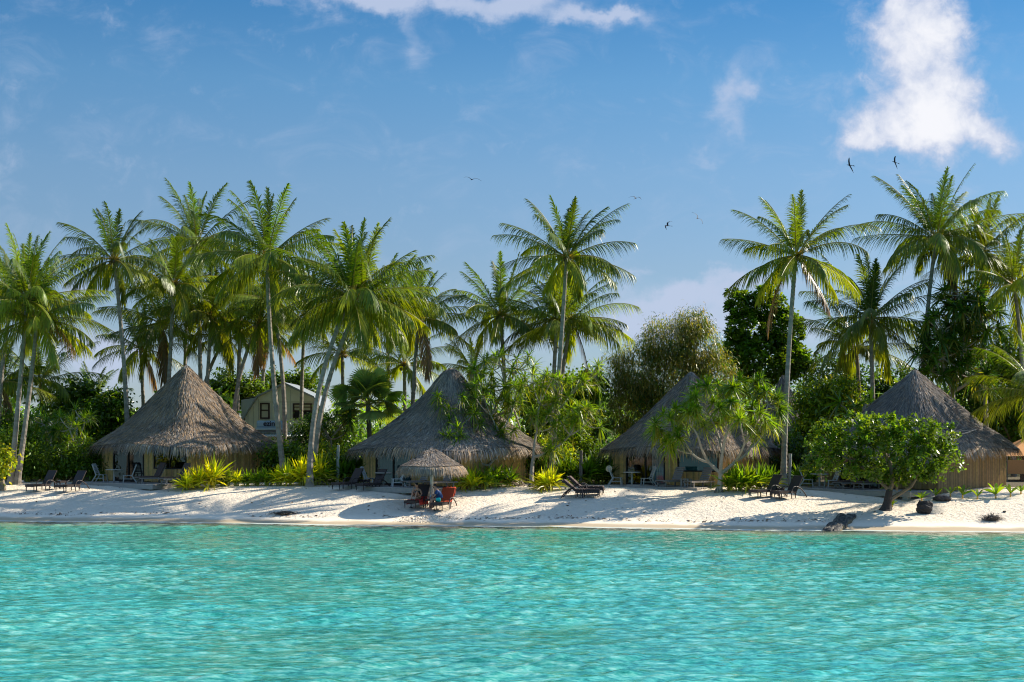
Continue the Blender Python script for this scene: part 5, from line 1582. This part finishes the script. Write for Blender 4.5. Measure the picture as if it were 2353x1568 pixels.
def woman():
    # on the lounger with knees drawn up, looking down; her own front is -y
    t = thing('person', 'dark-haired woman in black swimsuit sitting with knees drawn up on the left lounger', 'person', (LW[0] - .03, LW[1] - .05, LW[2] + .02), R(-24))
    J = [(0, .05, .50, .125), (0, .02, .64, .100), (0, -.04, .80, .115), (0, -.08, .92, .085), (0, -.12, 1.00, .042), (0, -.15, 1.08, .074), (0, -.16, 1.14, .076),
         (-.09, .0, .48, .095), (-.12, -.36, .80, .052), (-.10, -.48, .60, .045), (-.10, -.56, .44, .032), (-.10, -.64, .42, .03), (-.10, -.72, .405, .022),
         (.09, .0, .48, .095), (.10, -.34, .82, .052), (.10, -.44, .60, .045), (.10, -.50, .44, .032), (.11, -.58, .42, .03), (.12, -.66, .405, .022),
         (-.16, -.08, .89, .050), (-.22, -.18, .70, .036), (-.17, -.36, .74, .030), (-.12, -.32, .93, .024),
         (.16, -.08, .89, .050), (.25, -.06, .68, .036), (.22, -.22, .56, .028), (.17, -.33, .52, .022)]
    E = [(0, 1), (1, 2), (2, 3), (3, 4), (4, 5), (5, 6), (0, 7), (7, 8), (8, 9), (9, 10), (10, 11), (11, 12), (0, 13), (13, 14), (14, 15), (15, 16), (16, 17), (17, 18),
         (3, 19), (19, 20), (20, 21), (21, 22), (3, 23), (23, 24), (24, 25), (25, 26)]
    fingers(J, E, 22, (.2, .2, 1), (1, 0, 0), (0, .6, .2)); fingers(J, E, 26, (-.2, -1, -.1), (1, 0, 0), (-.4, 0, -1))
    skinned('body', J, E, M['skin'], t)
    su = [(0, .06, .46, .19), (0, .02, .62, .155), (0, -.05, .80, .175), (0, -.085, .90, .11)]
    skinned('swimsuit', su, [(0, 1), (1, 2), (2, 3)], mat_c('black_lycra', (.008, .008, .010), .6), t)
    face_hair(t, (0, -.165, 1.13), (-.35, -1, -.4), M['hair'], bun=True)


# (skinned) the mesh's skin data, which the modifier reads; create it through bmesh
import bmesh


def skinned(name, joints, edges, mat, parent, sub=2, loc=(0, 0, 0)):
    me = bpy.data.meshes.new(name)
    bm = bmesh.new()
    lay = bm.verts.layers.skin.verify()
    vs = []
    for k, j in enumerate(joints):
        v = bm.verts.new(j[:3]); v[lay].radius = (j[3], j[3]); v[lay].use_root = (k == 0); vs.append(v)
    for a, b_ in edges: bm.edges.new((vs[a], vs[b_]))
    bm.to_mesh(me); bm.free()
    o = link(name, me, parent, loc)
    mo = o.modifiers.new('skin', 'SKIN'); mo.use_smooth_shade = True
    s = o.modifiers.new('sub', 'SUBSURF'); s.levels = sub; s.render_levels = sub
    if mat: me.materials.append(mat)
    return o


man(); woman()


def towel(name, label, L, rz, back, col, drop=.3, span=.72, seat=False):
    """cloth over a lounger backrest: up the front, over the top, down behind"""
    b = R(back); zs = .36
    pth = []
    base = Vector((0, .25, zs)); up = Vector((0, math.cos(b), math.sin(b))); nrm = Vector((0, -math.sin(b), math.cos(b)))
    pth.append(Vector((0, -.25, zs + .055))); pth.append(Vector((0, .10, zs + .055)))
    for k in range(5): pth.append(base + up * (.12 + k * .18) + nrm * .055)
    pth.append(base + up * .93 + nrm * .02); pth.append(base + up * .92 - nrm * .06)
    for k in range(3): pth.append(base + up * (.80 - k * .15) - nrm * .07 - Vector((0, 0, .03 * k)))
    if seat: pth = [Vector((0, y, zs + .055)) for y in (-.62, -.4, -.2, 0, .2)] + [base + up * .2 + nrm * .05]
    n = 15; xs = np.linspace(-span / 2, span / 2, n)
    V = []
    for i, p in enumerate(pth):
        for k, x in enumerate(xs):
            fold = .014 * math.sin(k * 1.7 + i * .8)
            V.append((x, p.y - fold * nrm.y, p.z + fold + (-.25 if seat and k in (0, n - 1) else 0)))
    m = len(pth); i, j = np.meshgrid(np.arange(m - 1), np.arange(n - 1), indexing='ij')
    g = Geo(); g.add(V, np.stack([i * n + j, i * n + j + 1, (i + 1) * n + j + 1, (i + 1) * n + j], -1).reshape(-1, 4), col)
    o = obj(name, g, M['cloth'], None, L, rz, True)
    so = o.modifiers.new('thick', 'SOLIDIFY'); so.thickness = .015
    tag(o, label, 'towel')


towel('beach_towel', "bright orange towel draped over the man's lounger back", LM, R(-20), 55, (.50, .062, .018))
towel('beach_towel', 'dark red towel spread on the lounger under the woman', LW, R(-24), 62, (.42, .03, .02), span=.80, seat=True)

tz = TB[2] + .45


def small(name, label, cat, dx, dy, prof, col, mat=None):
    g = Geo(); zz = np.array([p_[0] for p_ in prof]); rr = np.array([p_[1] for p_ in prof])
    g.tube(np.stack([0 * zz, 0 * zz, zz], -1), rr, 14, col)
    tag(obj(name, g, mat or M['metal'], None, (TB[0] + dx, TB[1] + dy, tz), 0, True), label, cat)


small('drink_cup', 'pinkish cup at the left on the low table', 'cup', -.15, -.05, [(0, .035), (.08, .045), (.10, .045)], (.5, .2, .16))
small('water_bottle', 'clear bottle in the middle of the low table', 'bottle', .0, .02, [(0, .035), (.14, .035), (.18, .015), (.22, .014)], (.45, .55, .6))
small('drink_glass', 'small glass before the bottle on the low table', 'glass', -.04, -.12, [(0, .03), (.09, .035)], (.35, .33, .36))
g = Geo(); ellipsoid(g, (0, 0, .10), (.11, .08, .12), (.015, .025, .09)); tag(obj('pouch', g, M['cloth'], None, (TB[0] + .15, TB[1] - .02, tz), 0, True), 'dark blue pouch at the right on the low table', 'bag')
bx = gp(999, 1168); g = Geo(); ellipsoid(g, (0, 0, .16), (.17, .13, .19), (.025, .025, .03)); g.tube(bez([(-.06, -.1, .3), (0, -.1, .40), (.06, -.1, .3)], 8), .014, 6, (.02, .02, .02))
tag(obj('backpack', g, M['cloth'], None, (TB[0] + .05, TB[1] - .05, TB[2]), 0, True), 'dark backpack on the sand under the low table', 'bag')
for k, (px, py) in enumerate(((998, 1173), (1006, 1173), (945, 1168))):
    b = gp(px, py); g = Geo(); ellipsoid(g, (0, 0, .03), (.055, .14, .022), (.02, .02, .022), 12); g.tube(bez([(-.04, -.02, .04), (0, .05, .09), (.04, -.02, .04)], 6), .01, 5, (.03, .03, .03))
    tag(obj('flip_flop', g, M['cloth'], None, b, R(30 * k), True), ['left dark sandal before the low table', "right dark sandal by the man's foot", 'dark sandal on the sand left of the woman'][k], 'sandal')

# ------------------------------------------------------------------ seabirds
def bird(label, px, py, d, s, yaw, bank, flap):
    g = Geo()
    zz = np.linspace(-.5, .5, 9)
    g.tube(np.stack([0 * zz, zz * .9, 0 * zz], -1), [.01, .045, .03, .06, .075, .07, .045, .035, .008], 8)
    body = (0, 0, 0)
    t = thing('seabird', label, 'bird', W(px, py, d), 0, 'dark seabirds gliding over the palms')
    t.rotation_euler = (R(flap), R(bank), R(yaw)); t.scale = (s * 1.6,) * 3
    obj('body', g, M['bird'], t, smooth=True)
    for sg in (-1, 1):
        g = Geo()
        st = [(0, .14, 0, .26), (.42, .26, .22, .24), (.85, .08, .20, .18), (1.25, -.28, .02, .03)]
        V = []
        for (x, y, z, w) in st: V += [(sg * x, y, z * 1.1), (sg * x, y - w, z * 1.1), (sg * x, y - w * .5, z * 1.1 + .025)]
        Q = []
        for k in range(3):
            a = k * 3; Q += [[a, a + 3, a + 5, a + 2], [a + 2, a + 5, a + 4, a + 1], [a, a + 1, a + 4, a + 3]]
        g.add(V, Q); obj('wing', g, M['bird'], t)
    g = Geo(); g.add([(-.03, -.42, 0), (.03, -.42, 0), (.11, -.85, 0), (0, -.66, .01), (-.11, -.85, 0)], [[0, 1, 2, 3], [0, 3, 4, 4]][:1], (1, 1, 1)); g.add([(-.03, -.42, 0), (0, -.66, .01), (-.11, -.85, 0)], [[0, 1, 2]]); obj('tail', g, M['bird'], t)


bird('seabird gliding with level wings left of the tall central palm', 1084, 413, 90, .27, 20, 6, 6)
bird('seabird nearest to the top of the tall central palm', 1461, 456, 95, .22, -30, 12, 20)
bird('lowest seabird, banking between the central and the lone palm', 1534, 519, 92, .25, 60, -35, 10)
bird('seabird with steeply tilted wings just above the lowest one', 1603, 502, 95, .25, -20, 48, 10)
bird('left seabird of the two below the big white cloud', 1952, 380, 88, .27, 60, 45, 20)
bird('right seabird of the two below the big white cloud', 2056, 373, 88, .25, 70, 38, 30)
